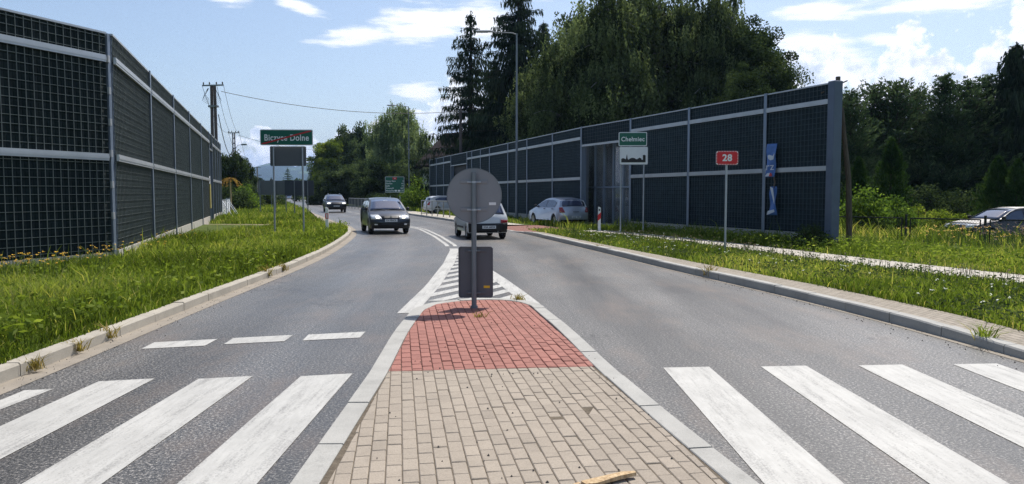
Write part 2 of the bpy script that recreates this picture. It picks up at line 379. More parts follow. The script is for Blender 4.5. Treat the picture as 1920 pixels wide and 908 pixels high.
# grass verges
KW = .16
WLX = lambda y: np.interp(y, [-20, 12.6, 16.8, 53, 75, 120, 800], [-22, -10.4, -8.85, -20.3, -27, -42, -300])     # foot of the barrier on the near side
def lzb(y): return float(np.interp(y, [-20, 14, 40, 60], [.3, .22, .16, .1]))
strip('grass_verge', frange(-18, 38.5, .5), lambda y: WLX(y) - .8, lambda y: RL(y) - KW + .01, lambda y: lzb(y), .10, M['soil'], 6)
strip('grass_verge', frange(41.5, 120, 1) + frange(120, 780, 15)[1:], lambda y: WLX(y) - 30, lambda y: RL(y) - .25, .12, .03, M['soil'], 8)
strip('driveway', [38.5, 39.2, 40, 40.8, 41.5], lambda y: -26, lambda y: RL(y) - KW, .07, .03, M['dirt'], 6)
strip('shoulder', frange(41.5, 75, 1), lambda y: RL(y) - .25 - .9 * max(0, 1 - (y - 41.5) / 26), lambda y: RL(y), .135, .012, M['gutter'], 1)
# right side: kerb, paver strip, grass, path, grass
def khr(y): return float(np.interp(y, [-20, 5.0, 9.5, 31, 34.5, 39, 41], [.02, .02, .14, .14, .02, .02, .13]))
def sw(y): return float(np.interp(y, [-20, 8, 13, 18.5, 22.5, 31], [.62, .6, .62, .52, .36, .30]))
PAT = [(-20, 14.5), (9, 11.5), (13.9, 9.45), (17.4, 8.35), (22.7, 7.05), (29.5, 5.0), (34.6, 2.7), (40, -.05), (50, -3.1), (64, -7.0), (90, -15.6)]
PAC = curve(PAT, 3); PW = lambda y: float(np.interp(y, [-20, 13, 20, 30, 34, 42], [.85, .8, .68, .6, .6, .8]))
strip('paver_strip', frange(-18, 33, .5), lambda y: RR(y) + KW, lambda y: RR(y) + KW + sw(y), lambda y: khr(y) - .008, lambda y: max(.03, khr(y) - .005), M['strip'], 1)
strip('grass_verge', frange(-18, 33, .5), lambda y: RR(y) + KW + sw(y), lambda y: max(PAC(y) - PW(y), RR(y) + KW + sw(y) + .05), lambda y: max(.03, khr(y) - .02), .115, M['soil'], 3)
strip('path', frange(-18, 33, .5), lambda y: PAC(y) - PW(y), lambda y: PAC(y) + PW(y), .12, .12, M['path'], 1)
strip('grass_verge', frange(-18, 33, .5), lambda y: PAC(y) + PW(y), lambda y: PAC(y) + PW(y) + 16, .115, -.02, M['soil'], 8)
strip('driveway', frange(33, 39, .5), lambda y: RR(y) + KW, lambda y: RR(y) + 2.6, .02, .11, M['redpath'], 2)
strip('grass_verge', frange(33, 39, .5), lambda y: RR(y) + 2.6, lambda y: RR(y) + 22, .115, -.02, M['soil'], 8)
strip('pavement', frange(39, 92, 1), lambda y: RR(y) + KW, lambda y: RR(y) + 1.9, .12, .12, M['path'], 2)
strip('grass_verge', frange(39, 92, 1) + frange(92, 780, 20)[1:], lambda y: RR(y) + (1.9 if y < 92 else .2), lambda y: RR(y) + 40, .115, .02, M['soil'], 8)

# ------------------------------------------------------------------ kerbs: blocks with joints
def kerb(name, P, side, wd, hf, m, blk=1.0, cham=.018, parent=None):
    P = [Vector((p[0], p[1], 0)) for p in P]; cum = [0]
    for a, b in zip(P, P[1:]): cum.append(cum[-1] + (b - a).length)
    def at(s):
        s = max(0, min(cum[-1] - 1e-5, s)); i = max(0, min(len(P) - 2, int(np.searchsorted(cum, s, 'right')) - 1)); d = P[i + 1] - P[i]
        return P[i] + d * ((s - cum[i]) / max(1e-9, cum[i + 1] - cum[i]))
    def fr(s):
        p = at(s); d = (at(s + .15) - at(s - .15)).normalized(); return p, Vector((-d.y, d.x, 0)) * side
    mb = MB(); s = 0
    while s < cum[-1] - .05:
        e = min(s + blk, cum[-1]); ss = frange(s + .006, e - .006, .25); b = len(mb.v); jz = random.uniform(-.006, .006); jo = random.uniform(-.006, .006)
        for q in ss:
            p, nn = fr(q); h = hf(p.y) + jz
            for (o, z) in ((0, -.05), (0, max(.004, h - cham)), (cham * .8, h), (wd - .006, h), (wd, h - .006), (wd, -.05)): mb.v.append(tuple(p + nn * (o + jo) + Vector((0, 0, z))))
        k = 6
        for i in range(len(ss) - 1):
            for c in range(k - 1):
                a = b + i * k + c; mb.f.append((a, a + 1, a + k + 1, a + k))
        mb.f.append(tuple(range(b, b + k))); mb.f.append(tuple(range(b + (len(ss) - 1) * k, b + len(ss) * k)))
        s = e
    return mb.build(name, m, parent, False, 'structure')
def khl(y): return float(np.interp(y, [-20, 36.5, 39, 41.5], [.125, .125, .05, .03]))
kerb('kerb', [(RL(y), y) for y in frange(-18, 42, .25)], 1, KW, khl, M['kerb_beige'])
kerb('kerb', [(RR(y), y) for y in frange(-18, 92, .25)], -1, KW, khr, M['kerb_grey'])

# ------------------------------------------------------------------ traffic island
ISO = [(-1.05, -4), (-1.29, 4.28), (-1.34, 7.0), (-1.42, 9.2), (-1.43, 10.7), (-1.30, 11.35), (-.95, 11.75), (-.45, 11.92), (-.05, 11.85), (.24, 11.62), (.44, 11.2), (.68, 9.6), (.93, 7.65), (1.22, 5.63), (1.44, 4.28), (2.6, -4)]
def inset(poly, d):
    n = len(poly); r = []
    for i in range(n):
        p0, p1, p2 = (Vector(poly[(i + k) % n]) for k in (-1, 0, 1)); a = (p1 - p0).normalized(); b = (p2 - p1).normalized()
        na, nb = Vector((a.y, -a.x)), Vector((b.y, -b.x)); m_ = (na + nb).normalized(); r.append(tuple(p1 + m_ * d / max(.4, m_.dot(na))))
    return r
def clip(poly, a, b):                        # keep the right-hand side of a->b
    r = []; d = (b[0] - a[0], b[1] - a[1])
    f = lambda p: d[0] * (p[1] - a[1]) - d[1] * (p[0] - a[0])
    for i in range(len(poly)):
        p, q = poly[i], poly[(i + 1) % len(poly)]; fp, fq = f(p), f(q)
        if fp <= 0: r.append(p)
        if (fp < 0 < fq) or (fq < 0 < fp): t = fp / (fp - fq); r.append((p[0] + (q[0] - p[0]) * t, p[1] + (q[1] - p[1]) * t))
    return r
isl_in = inset(ISO, .175)
hi = lambda y: float(np.interp(y, [-20, 7, 8.5, 12], [.032, .032, .06, .06]))
kerb('island_kerb', ISO, -1, .1735, hi, M['kerb_grey'], 1.0, .012)
mb = MB(); mb.add([(p[0], p[1], .022) for p in isl_in], [tuple(range(len(isl_in)))]); mb.build('island_bed', M['sand'], kind='structure')
def area(p): return .5 * abs(sum(p[i][0] * p[(i + 1) % len(p)][1] - p[(i + 1) % len(p)][0] * p[i][1] for i in range(len(p))))
def pave(name, zone, m):
    V, Fq, att = [], [], []; mb = MB(); th = R(8.4); ca, sa = math.cos(th), math.sin(th)
    W_, L_ = .100, .198
    for i in range(-40, 50):
        for j in range(-30, 75):
            u0 = i * W_; v0 = j * L_ + (L_ / 2 if i % 2 else 0)
            q = [(u0, v0), (u0, v0 + L_), (u0 + W_, v0 + L_), (u0 + W_, v0)]
            q = [(x * ca - y * sa, x * sa + y * ca) for x, y in q]
            for a, b in zip(zone, zone[1:] + zone[:1]):
                if len(q) < 3: break
                q = clip(q, a, b)
            if len(q) < 3 or area(q) < .0005: continue
            cx = sum(p[0] for p in q) / len(q); cy = sum(p[1] for p in q) / len(q)
            z = hi(cy) - .004 + random.uniform(-.0022, .0022); tx, ty = random.gauss(0, .010), random.gauss(0, .010)
            if random.random() < .04: z -= .004
            g_ = .0022 + random.uniform(0, .0012); c_ = .0055; n = len(q); b = len(mb.v); rv = min(1, max(0, random.gauss(.5, .2)))
            size = min(W_, math.sqrt(area(q)))
            for (k, dz) in ((g_, -.03), (g_, -.005), (g_ + c_, 0)):
                for p in q:
                    dx, dy = p[0] - cx, p[1] - cy; l = math.hypot(dx, dy); s_ = max(.2, 1 - 1.35 * k / max(.02, l)); 
                    x, y = cx + dx * (1 - k / max(.02, abs(dx))) if abs(dx) > .02 else cx + dx * s_, cy + dy * (1 - k / max(.02, abs(dy))) if abs(dy) > .02 else cy + dy * s_
                    mb.v.append((x, y, z + dz + (x - cx) * tx + (y - cy) * ty)); att.append(rv)
            for r_ in range(2):
                for k in range(n): mb.f.append((b + r_ * n + k, b + r_ * n + (k + 1) % n, b + (r_ + 1) * n + (k + 1) % n, b + (r_ + 1) * n + k))
            mb.f.append(tuple(b + 2 * n + k for k in range(n)))
    o = mb.build(name, m, None, False, 'structure')
    a = o.data.attributes.new('v', 'FLOAT', 'POINT'); a.data.foreach_set('value', np.array(att, np.float32))
RED_Y = lambda x: 7.20 + .10 * x
zt = isl_in; lo = clip(zt, (9, RED_Y(9)), (-9, RED_Y(-9))); hi_ = clip(zt, (-9, RED_Y(-9)), (9, RED_Y(9)))
def cw(p):                                   # clockwise order
    s = sum(p[i][0] * p[(i + 1) % len(p)][1] - p[(i + 1) % len(p)][0] * p[i][1] for i in range(len(p)))
    return p if s < 0 else p[::-1]
la = clip(zt, (9, RED_Y(9)), (-9, RED_Y(-9))); lb = clip(zt, (-9, RED_Y(-9)), (9, RED_Y(9)))
near_, far_ = (la, lb) if np.mean([p[1] for p in la]) < np.mean([p[1] for p in lb]) else (lb, la)
pave('island_paving', cw(near_), M['paver_tan']); pave('island_paving', cw(far_), M['paver_red'])

# ------------------------------------------------------------------ painted markings (4 mm above the asphalt)
mk = MB(); ZP = .0045
def quad(a, b, c, d): mk.add([(p[0], p[1], ZP) for p in (a, b, c, d)], [(0, 1, 2, 3)])
for x0 in (-1.96, -2.87, -3.74): quad((x0, 3.0), (x0 + .47, 3.0), (x0 + .45, 7.10 + .11 * (x0 + 1.96)), (x0 - .01, 6.99 + .11 * (x0 + 1.96)))
quad((-4.2, 3), (-3.98 - .2, 3), (-4.0, 6.52), (-4.22, 6.48))
for x0 in (1.48, 2.45, 3.43, 4.40): quad((x0, 3.3), (x0 + .47, 3.3), (x0 + .46, 7.38 + .05 * (x0 - 1.48)), (x0, 7.34 + .05 * (x0 - 1.48)))
for x0, y0 in ((-4.07, 8.24), (-3.26, 8.5), (-2.43, 8.72)): quad((x0, y0), (x0 + .63, y0 + .18), (x0 + .62, y0 + .57), (x0 - .03, y0 + .37))
# chevron area tapering to the centre line
hl = [(-1.64, 10.7), (-1.60, 14), (-1.68, 18.5), (-1.88, 23.0), (-2.18, 25.5)]; hr = [(.52, 11.1), (.30, 12.6), (-.10, 15), (-.74, 18.5), (-1.55, 23.0), (-2.0, 25.2)]
fl = lambda y: float(np.interp(y, [p[1] for p in hl], [p[0] for p in hl])); fr_ = lambda y: float(np.interp(y, [p[1] for p in hr], [p[0] for p in hr]))
for y in frange(10.75, 23.6, .6)[:-1]:
    y2 = y + (23.6 - 10.75) / round((23.6 - 10.75) / .6)
    quad((fl(y), y), (fl(y) + .27, y), (fl(y2) + .27, y2), (fl(y2), y2))
for y in frange(11.6, 23.4, .6)[:-1]:
    y2 = y + (23.4 - 11.6) / round((23.4 - 11.6) / .6)
    if fr_(y) - .27 > fl(y) + .28: quad((fr_(y) - .27, y), (fr_(y), y), (fr_(y2), y2), (fr_(y2) - .27, y2))
NS = 13; per = .98; wdt = .50; slp = 2.0
for k in range(-4, 18):
    y0 = 11.2 + k * per; yy = 12.0
    while yy < 21.9:                         # thin slices of each slanting bar, clipped to the space between the borders
        y2 = yy + .1; L_ = []
        for q in (yy, y2):
            xa = max(fl(q) + .272, (q - y0 - wdt) / slp - 1); xb = min(fr_(q) - .272, (q - y0) / slp - 1); L_.append((xa, xb))
        if L_[0][1] > L_[0][0] + .005 and L_[1][1] > L_[1][0] + .005: quad((L_[0][0], yy), (L_[0][1], yy), (L_[1][1], y2), (L_[1][0], y2))
        yy = y2
# double centre line, then a single line far away
CX = lambda y: float(np.interp(y, [23, 25.3, 30.5, 36.3, 40.5, 46, 64, 290, 780], [-1.8, -2.05, -3.0, -4.25, -5.65, -6.98, -12.8, -86.3, -246]))
for sgn in (-1, 1):
    for y in frange(24.6, 40.5, .6)[:-1]:
        y2 = y + .6; o = .13 * sgn
        quad((CX(y) + o - .065, y), (CX(y) + o + .065, y), (CX(y2) + o + .065, y2), (CX(y2) + o - .065, y2))
for y in [40.5 + 6 * k for k in range(60)]:
    for q in frange(y, y + (3 if y > 44 else 1.6), .8)[:-1]: quad((CX(q) - .08, q), (CX(q) + .08, q), (CX(q + .8) + .08, q + .8), (CX(q + .8) - .08, q + .8))
mk.build('road_marking', M['paint'], kind='structure', fixn=False)
# far hills
hm = MB(); nxh = 150
for j in range(9):
    for i in range(nxh + 1):
        a = -70 + 140 * i / nxh; x_ = math.radians(a); f = j / 8
        d = 3600 + 2600 * f
        ridge = 92 + 50 * math.sin(a * .21 + 4.6) + 30 * math.sin(a * .53 + 3.2) + 20 * math.sin(a * 1.31) + 9 * math.sin(a * 3.3) + 60 * math.exp(-((a + 18) / 8) ** 2)
        h = ridge * (math.sin(f * math.pi * .62) ** 1.2) * 1.02 + 14 * math.sin(a * 2.1 + f * 9) * f
        hm.v.append((d * math.sin(x_), d * math.cos(x_), max(-2, h) if j else -2))
for j in range(8):
    for i in range(nxh):
        q = j * (nxh + 1) + i; hm.f.append((q, q + 1, q + nxh + 2, q + nxh + 1))
t = MT('hill_woods'); c = t.ramp(t.noise(.0045, 6, .6, 'pos'), [(.42, S(28, 44, 30)), (.54, S(40, 58, 38)), (.64, S(84, 102, 64))]); M['hill'] = t.fin(c, .95, 0, .1)
hm.build('hills', M['hill'], None, True, 'structure')
# ------------------------------------------------------------------ noise barriers
def fabric(name, col, sp):
    t = MT(name); sxyz = t.n('ShaderNodeSeparateXYZ'); t.t.links.new(t.co('obj'), sxyz.inputs[0])
    k = math.pi / sp
    sxx = t.math('ABSOLUTE', t.math('SINE', t.math('MULTIPLY', sxyz.outputs[0], k))); szz = t.math('ABSOLUTE', t.math('SINE', t.math('MULTIPLY', sxyz.outputs[2], k)))
    h = t.math('POWER', t.math('MULTIPLY', sxx, szz), .45)
    cr = t.noise(9, 5, .6, 'obj')
    t.bump(t.math('ADD', h, t.math('MULTIPLY', cr, .8)), .9, .035)
    c = t.ramp(t.noise(3.5, 6, .65, 'obj'), [(.3, sc_(col, .72)), (.7, sc_(col, 1.3))])
    oi = t.n('ShaderNodeObjectInfo'); c = t.mix(1, c, t.ramp(oi.outputs['Random'], [(0, .82), (1, 1.22)]), 'MULTIPLY'); c = t.mix(t.ramp(t.noise(1.1, 7, .7, 'obj', (2.5, 1, .28)), [(.52, 0), (.78, .22)]), c, S(92, 94, 90))
    return t.fin(c, .8, 0, .12)
M['fabric'] = fabric('dark_fabric_mat', S(25, 35, 36), .17); M['bar'] = mat('grid_wire', S(112, 119, 117), .5, .3, .15, 3)
M['fabric_blue'] = fabric('blue_grey_fabric', S(44, 57, 63), .17); M['bar_dark'] = mat('grid_wire_dark', S(70, 84, 92), .55, .3, .15, 3)
M['rail'] = mat('rail_zinc', S(176, 180, 184), .42, .45, .08, 2); M['post'] = mat('post_zinc', S(122, 134, 150), .45, .4, .08, 2); M['endpost'] = mat('end_post_steel', S(86, 98, 116), .5, .3, .1, 2); M['door_brown'] = mat('brown_door', S(44, 44, 48), .7)
def barrier_run(root, p0, p1, T, z0, z1, sd, fm, bm_, sp=.17, upper=.56, pw=.15, skip=(), door=None, vert=True, midz=2.38, plinth=.28, last=True, first=True, detail=True):
    p0 = Vector(p0); p1 = Vector(p1); d = (p1 - p0); ang = math.atan2(d.y, d.x); L = d.length; T = [t * L for t in T]
    off = root.location
    loc = (p0.x - off.x, p0.y - off.y, 0)
    def put(mb, name, m, par=root, sm=False):
        if par is root: return mb.build(name, m, root, sm, None, loc, ang)
        return mb.build(name, m, par, sm)
    F = .10 * sd
    def yb(a, b): return (min(a, b), max(a, b))
    for i, t in enumerate(T):
        if i == len(T) - 1 and not last or i == 0 and not first: continue
        b = MB(); ya, yz = yb(-.10 * sd, .155 * sd)
        fl0, fl1 = yb(.135 * sd, .155 * sd); b.box((t - pw / 2, fl0, z0 - .2), (t + pw / 2, fl1, z1 + .03)); fl0, fl1 = yb(-.10 * sd, -.12 * sd)
        b.box((t - pw / 2, fl0, z0 - .2), (t + pw / 2, fl1, z1 + .03)); w0, w1 = yb(-.10 * sd, .135 * sd); b.box((t - .012, w0, z0 - .2), (t + .012, w1, z1 + .028)); put(b, 'post', M['post'])
    for i in range(len(T) - 1):
        a, c = T[i] + .016, T[i + 1] - .016
        if i in skip: continue
        lo = z0
        if door is not None and i == door: lo = z1 - .95
        ya, yz = yb(-.075 * sd, .085 * sd)
        b = MB().box((a, ya, lo + (plinth if lo == z0 else 0) + .004), (c, yz, z1 - .03)); pan = put(b, 'panel', fm)
        # wire grid standing off the fabric
        g = MB(); g0, g1 = yb(.094 * sd, .106 * sd); h0, h1 = yb(.107 * sd, .119 * sd); zz = lo + plinth + .08; r = .0048
        while zz < z1 - .05: g.box((a + .02, g0, zz - r), (c - .02, g1, zz + r)); zz += sp
        xx = a + .06
        while vert and xx < c - .03: g.box((xx - r, h0, lo + plinth + .02), (xx + r, h1, z1 - .04)); xx += sp
        q = put(g, 'wire_grid', bm_, pan)
        r0, r1 = yb(.121 * sd, .168 * sd)
        def rail(za, zb, nm='rail', m=M['rail']):
            b = MB(); b.box((a + .06, r0, za), (c - .06, r1 if nm == 'rail' else r1, zb))
            y0_, y1_ = yb(.168 * sd, .178 * sd); b.box((a + .06, y0_, za + .045), (c - .06, y1_, zb - .045)); put(b, nm, m)
        if lo == z0:
            rail(midz - .075, midz + .075); rail(z1 - upper - .075, z1 - upper + .075)
            b = MB(); p_, p__ = yb(-.09 * sd, .12 * sd); b.box((a, p_, z0 - .25), (c, p__, z0 + plinth)); put(b, 'plinth', M['plinth'])
        else:
            rail(lo - .03, lo + .05)
        b = MB(); c0, c1 = yb(-.11 * sd, .13 * sd); b.box((a, c0, z1 - .028), (c, c1, z1 + .014)); put(b, 'cap', M['rail'])
        if door is not None and i == door:
            b = MB(); d0, d1 = yb(-.22 * sd, -.17 * sd); b.box((a, d0, z0), (c, d1, lo)); dr = put(b, 'door', M['door_brown'])
            b = MB(); d0, d1 = yb(-.17 * sd, -.10 * sd); b.box((c - .25, d0, z0 + 1.0), (c - .21, d1, z0 + 1.25)); b.build('handle', M['galv_dark'], dr)
lb_ = thing('noise_barrier', 'tall dark noise barrier with wire grid along the left grass verge', 'noise barrier', (-8.85, 16.8, .12))
barrier_run(lb_, (-8.85, 16.8), (-20.45, 53.2), [0, .1405, .2857, .4313, .5824, .72, .78, .846, .905, .955, 1], .05, 5.06, -1, M['fabric'], M['bar'], door=5, first=False)
barrier_run(lb_, (-10.55, 12.35), (-8.885, 16.73), [0, 1], .02, 5.06, -1, M['fabric'], M['bar'], last=False, pw=.2)
barrier_run(lb_, (-12.2, 8.1), (-10.55, 12.3), [0, 1], .02, 5.06, -1, M['fabric'], M['bar'], last=False)
b = MB().box((-.06, -.08, -.2), (.07, .09, 5.06)); b.build('corner_post', M['post'], lb_, False)
for k in range(7): MB().box((.055, -.12, .35 + k * .68), (.10, -.05, .5 + k * .68)).build('clip', M['rail'], lb_)
fo = thing('marker_post', 'narrow faded yellow strip fixed low on the left noise barrier beside its brown door', 'marker', (-17.0, 42.75, .9))
MB().box((-.05, -.05, 0), (.08, .05, 1.35)).build('strip', M['yellowgrey'], fo); MB().box((-.06, -.055, 1.37), (.05, .04, 1.8)).build('plate', M['signwhite'], fo)

E0, G1, G2, E1 = (9.95, 23.7), (5.55, 35.0), (3.7, 39.4), (-8.15, 76.8)
rb_ = thing('noise_barrier', 'tall dark blue noise barrier with grey posts and a doorway on the right side', 'noise barrier', (9.95, 23.7, .12))
barrier_run(rb_, E0, G1, [0, .245, .62, 1], .05, 5.0, 1, M['fabric_blue'], M['bar_dark'], first=False)
barrier_run(rb_, G1, G2, [0, 1], .05, 5.0, 1, M['fabric_blue'], M['bar_dark'], door=None, skip=(0,), last=False)
barrier_run(rb_, G2, E1, [0, .107, .222, .324, .44, .504, .571, .611, .759, .836, .917, 1], .05, 5.0, 1, M['fabric_blue'], M['bar_dark'], door=7)
ang = math.atan2(G2[1] - G1[1], G2[0] - G1[0]); Lg = math.hypot(G2[0] - G1[0], G2[1] - G1[1]); gl = (G1[0] - 9.95, G1[1] - 23.7, 0)
p = MB().box((.016, -.075, 4.05), (Lg - .016, .085, 4.97)).build('panel', M['fabric_blue'], rb_, False, None, gl, ang)
g = MB(); zz = 4.13
while zz < 4.95: g.box((.03, .094, zz - .006), (Lg - .03, .106, zz + .006)); zz += .17
xx = .1
while xx < Lg - .05: g.box((xx - .006, .107, 4.06), (xx + .006, .119, 4.96)); xx += .17
g.build('wire_grid', M['bar_dark'], p)
MB().box((.09, .121, 4.0), (Lg - .09, .168, 4.1)).build('rail', M['rail'], rb_, False, None, gl, ang); MB().box((.016, -.11, 4.972), (Lg - .016, .13, 5.014)).build('cap', M['rail'], rb_, False, None, gl, ang)
MB().box((Lg - .06, -.26, -.1), (Lg - .02, -.13, 4.04)).build('jamb', M['signback_dark'], rb_, False, None, gl, ang)
# wide end post
de = (Vector(E0) - Vector(G1)).normalized(); angE = math.atan2(-de.y, -de.x)
MB().box((-.20, -.16, -.3), (.09, .18, 5.05), .02).build('end_post', M['endpost'], rb_, False, None, (0, 0, 0), angE)
# clear screen set back behind the doorway
t = MT('clear_acrylic'); gls = t.n('ShaderNodeBsdfGlossy'); gls.inputs['Roughness'].default_value = .02; trn = t.n('ShaderNodeBsdfTransparent'); t.set(trn, 0, (.80, .84, .86, 1))
fr = t.n('ShaderNodeFresnel'); fr.inputs[0].default_value = 1.5; mx = t.n('ShaderNodeMixShader'); t.t.links.new(t.math('MULTIPLY', fr.outputs[0], 1.6, True), mx.inputs[0]); t.t.links.new(trn.outputs[0], mx.inputs[1]); t.t.links.new(gls.outputs[0], mx.inputs[2])
df = t.n('ShaderNodeBsdfDiffuse'); t.set(df, 0, (.55, .58, .6, 1)); m9 = t.n('ShaderNodeMixShader'); t.t.links.new(t.ramp(t.noise(1.1, 5, .65, 'obj', (1, 1, .3)), [(.35, .03), (.75, .24)]), m9.inputs[0]); t.t.links.new(mx.outputs[0], m9.inputs[1]); t.t.links.new(df.outputs[0], m9.inputs[2])
t.t.links.new(m9.outputs[0], t.o.inputs['Surface']); M['acrylic'] = t.m
cs = thing('clear_screen', 'clear acrylic screen with slim upright posts seen inside the doorway of the right noise barrier', 'screen', (G1[0], G1[1], .1), ang)
for k, x_ in enumerate((-.9, .15, 1.1, 2.05, 3.0, 3.95, 4.9, 5.85, 6.8)):
    MB().box((x_ - .05, -.85, -.1), (x_ + .05, -.70, 4.3), .012).build('post', M['post'], cs)
    if k < 8: MB().box((x_ + .052, -.79, .1), (x_ + (.95 if k else 1.05) - .055, -.765, 4.25)).build('pane', M['acrylic'], cs)
MB().box((-.9, -.695, 1.9), (6.8, -.66, 1.98)).build('rail', M['post'], cs)
MB().box((-.9, -.80, -.3), (6.8, -.74, .095)).build('plinth', M['plinth'], cs)

# timber behind the end of the right barrier
def wood(name, a, b_): 
    t = MT(name); c = t.ramp(t.noise(6, 6, .65, 'obj', (6, 6, .6)), [(.3, a), (.7, b_)]); t.bump(t.noise(20, 5, .7, 'obj', (6, 6, .4)), .5, .01); return t.fin(c, .85, 0, .2)
M['oldwood'] = wood('old_wood', S(70, 62, 56), S(112, 102, 92)); M['palewood'] = wood('pale_wood', S(150, 120, 86), S(214, 190, 152)); M['polewood'] = wood('pole_wood', S(74, 68, 68), S(112, 104, 102))
tp = thing('timber_post', 'rough dark timber post rising above the near end of the right noise barrier', 'timber', (10.22, 23.95, -.2))
mb = MB(); mb.tube([(0, 0, 0), (.02, 0, 3), (-.05, .02, 5.55)], [.09, .085, .075], 8); mb.build('post', M['oldwood'], tp, True)
MB().tube([(-.55, .05, 5.05), (-.1, 0, 5.28), (.22, -.04, 5.42)], [.025, .03, .022], 6).build('branch', M['oldwood'], tp)
o = MB().tube([(10.72, 24.1, -.1), (10.7, 24.1, .9), (10.62, 24.05, 2.2), (10.42, 24.0, 3.6), (10.33, 23.98, 4.4)], [.09, .10, .09, .07, .05], 8).build('leaning_trunk', M['oldwood'], None, True)
tag(o, 'leaning weathered grey trunk propped against the back of the right noise barrier end', 'timber')
# torn banner on the barrier
bn = thing('torn_banner', 'torn blue and white plastic banner hanging from the right noise barrier', 'banner', (0, 0, 0))
dE = Vector((G1[0] - E0[0], G1[1] - E0[1], 0)).normalized(); nE = Vector((-dE.y, dE.x, 0))
if nE.x > 0: nE = -nE
base = Vector((E0[0], E0[1], .0)) + dE * 2.62 + nE * .20
bn.location = base; bn.scale = (1.3, 1, 1); bn.rotation_euler = (0, 0, math.atan2(-dE.y, -dE.x))      # local x points towards the near end of the wall
M['ban_blue'] = mat('banner_blue', S(74, 112, 176), .6, 0, .2, 5); M['ban_white'] = mat('banner_white', S(196, 202, 210), .5, 0, .1, 5); M['ban_red'] = mat('banner_red', S(190, 60, 50), .5)
def cloth(x0, x1, z0, z1, f, nx=6, nz=14, skew=0, pinch=0):
    mb = MB()
    for j in range(nz + 1):
        for i in range(nx + 1):
            u, v = i / nx, j / nz; wv = 1 - pinch * v; x = (x0 + x1) / 2 + (x1 - x0) * (u - .5) * wv + skew * v
            mb.v.append((x, -f(u, v), z1 - (z1 - z0) * v))
    for j in range(nz):
        for i in range(nx):
            q = j * (nx + 1) + i; mb.f.append((q, q + 1, q + nx + 2, q + nx + 1))
    return mb
def solid(o, th=.004):
    m_ = o.modifiers.new('thickness', 'SOLIDIFY'); m_.thickness = th; return o
fcl = lambda u, v: .03 + .025 * math.sin(u * 5 + v * 9) + .03 * v * u
solid(cloth(-.10, .27, 2.27, 3.4, fcl, skew=-.02).build('upper_sheet', M['ban_blue'], bn, True))
solid(cloth(.10, .30, .98, 1.95, lambda u, v: .05 + .04 * math.sin(u * 4 + v * 7), skew=-.02, pinch=-.5).build('lower_sheet', M['ban_blue'], bn, True))
solid(cloth(.2, .26, 1.9, 2.3, lambda u, v: .05 + .02 * math.sin(v * 9)).build('shred', M['oldwood'], bn, True))
mb = MB(); mb.prism([(.12, 1.95), (.30, 1.35), (.30, 1.5), (.24, 1.9)], -.115, -.110); mb.prism([(.02, .98), (.32, 1.1), (.30, 1.18), (.06, 1.12)], -.118, -.112); mb.build('white_patch', M['ban_white'], bn)
mb = MB(); mb.prism([(0, 3.0), (.06, 3.03), (.2, 2.98), (.26, 3.08), (.22, 2.86), (.1, 2.84), (.02, 2.9)], -.105, -.10); mb.prism([(-.1, 2.3), (.05, 2.3), (.1, 2.42), (-.02, 2.4)], -.095, -.09); mb.build('white_shape', M['ban_white'], bn)
MB().prism([(.06, 2.3), (.18, 2.3), (.16, 2.4), (.1, 2.42)], -.105, -.10).build('red_shape', M['ban_red'], bn)
text('rz', .36, M['ban_white'], bn, (.09, -.10, 2.62), width=.3)

# ------------------------------------------------------------------ signs
def panel(root, w_, h_, z, m, rim, name='panel', y=0, r=.05, x=0, th=.03, rw=.03):
    o = MB().prism(rrect(w_, h_, r, 5, x, z), y - th / 2, y + th / 2).build(name, rim, root)
    if rw is not None: MB().prism(rrect(w_ - 2 * rw, h_ - 2 * rw, max(.01, r - rw * .6), 5, x, z), y - th / 2 - .004, y - th / 2 + .002).build('face', m, o)
    return o
def pole(root, x, h, r=.03, y=.055, m=None, name='pole', z0=-.2):
    o = MB().tube([(x, y, z0), (x, y, h)], r, 10).build(name, m or M['galv'], root, True); return o
# end-of-town sign
s = thing('town_sign', 'green town sign reading Biczyce Dolne struck through in red', 'road sign', (-8.55, 29.0, .12), R(3))
pole(s, -.52, 3.35, .034); pole(s, .57, 3.35, .034)
pn = panel(s, 1.98, .60, 3.72, M['signgreen'], M['signwhite'])
text('Biczyce Dolne', .33, M['signwhite'], pn, (0, -.021, 3.70), width=1.66, bold=.006)
MB().prism([(-.93, 3.46), (-.84, 3.46), (.93, 3.945), (.93, 3.98), (.84, 3.98), (-.93, 3.495)], -.030, -.025).build('strike', M['strike'], pn)
bk = MB().prism(rrect(1.36, .75, .05, 5, .02, 3.02), .10, .125).build('back_plate', M['signback_dark'], s)
MB().prism(rrect(1.36, .75, .05, 5, .02, 3.02), .127, .130).build('face', M['signwhite'], bk)
# start-of-town sign with skyline plate
s = thing('town_sign', 'green town sign reading Chełmiec above a white plate with a black skyline', 'road sign', (4.90, 31.0, .12), R(-4))
pole(s, -.46, 4.0, .032); pole(s, .46, 4.0, .032)
pn = panel(s, 1.14, .56, 3.80, M['signgreen'], M['signwhite'])
text('Chełmiec', .25, M['signwhite'], pn, (0, -.021, 3.79), width=.93, bold=.005)
p2 = panel(s, 1.16, .74, 3.13, M['signwhite'], M['signback'], x=.04, rw=.02)
sk = [(-.46, 2.86), (-.46, 3.0), (-.40, 3.03), (-.34, 3.02), (-.29, 2.99), (-.27, 3.0), (-.235, 3.20), (-.20, 3.0), (-.17, 2.97), (-.10, 3.02), (-.02, 3.045), (.08, 3.03), (.14, 2.985), (.2, 3.0), (.27, 3.05), (.34, 3.02), (.37, 2.96), (.41, 2.97), (.41, 3.15), (.46, 3.165), (.52, 3.14), (.52, 2.86)]
MB().prism(sk, -.026, -.021).build('skyline', M['signblack'], p2)
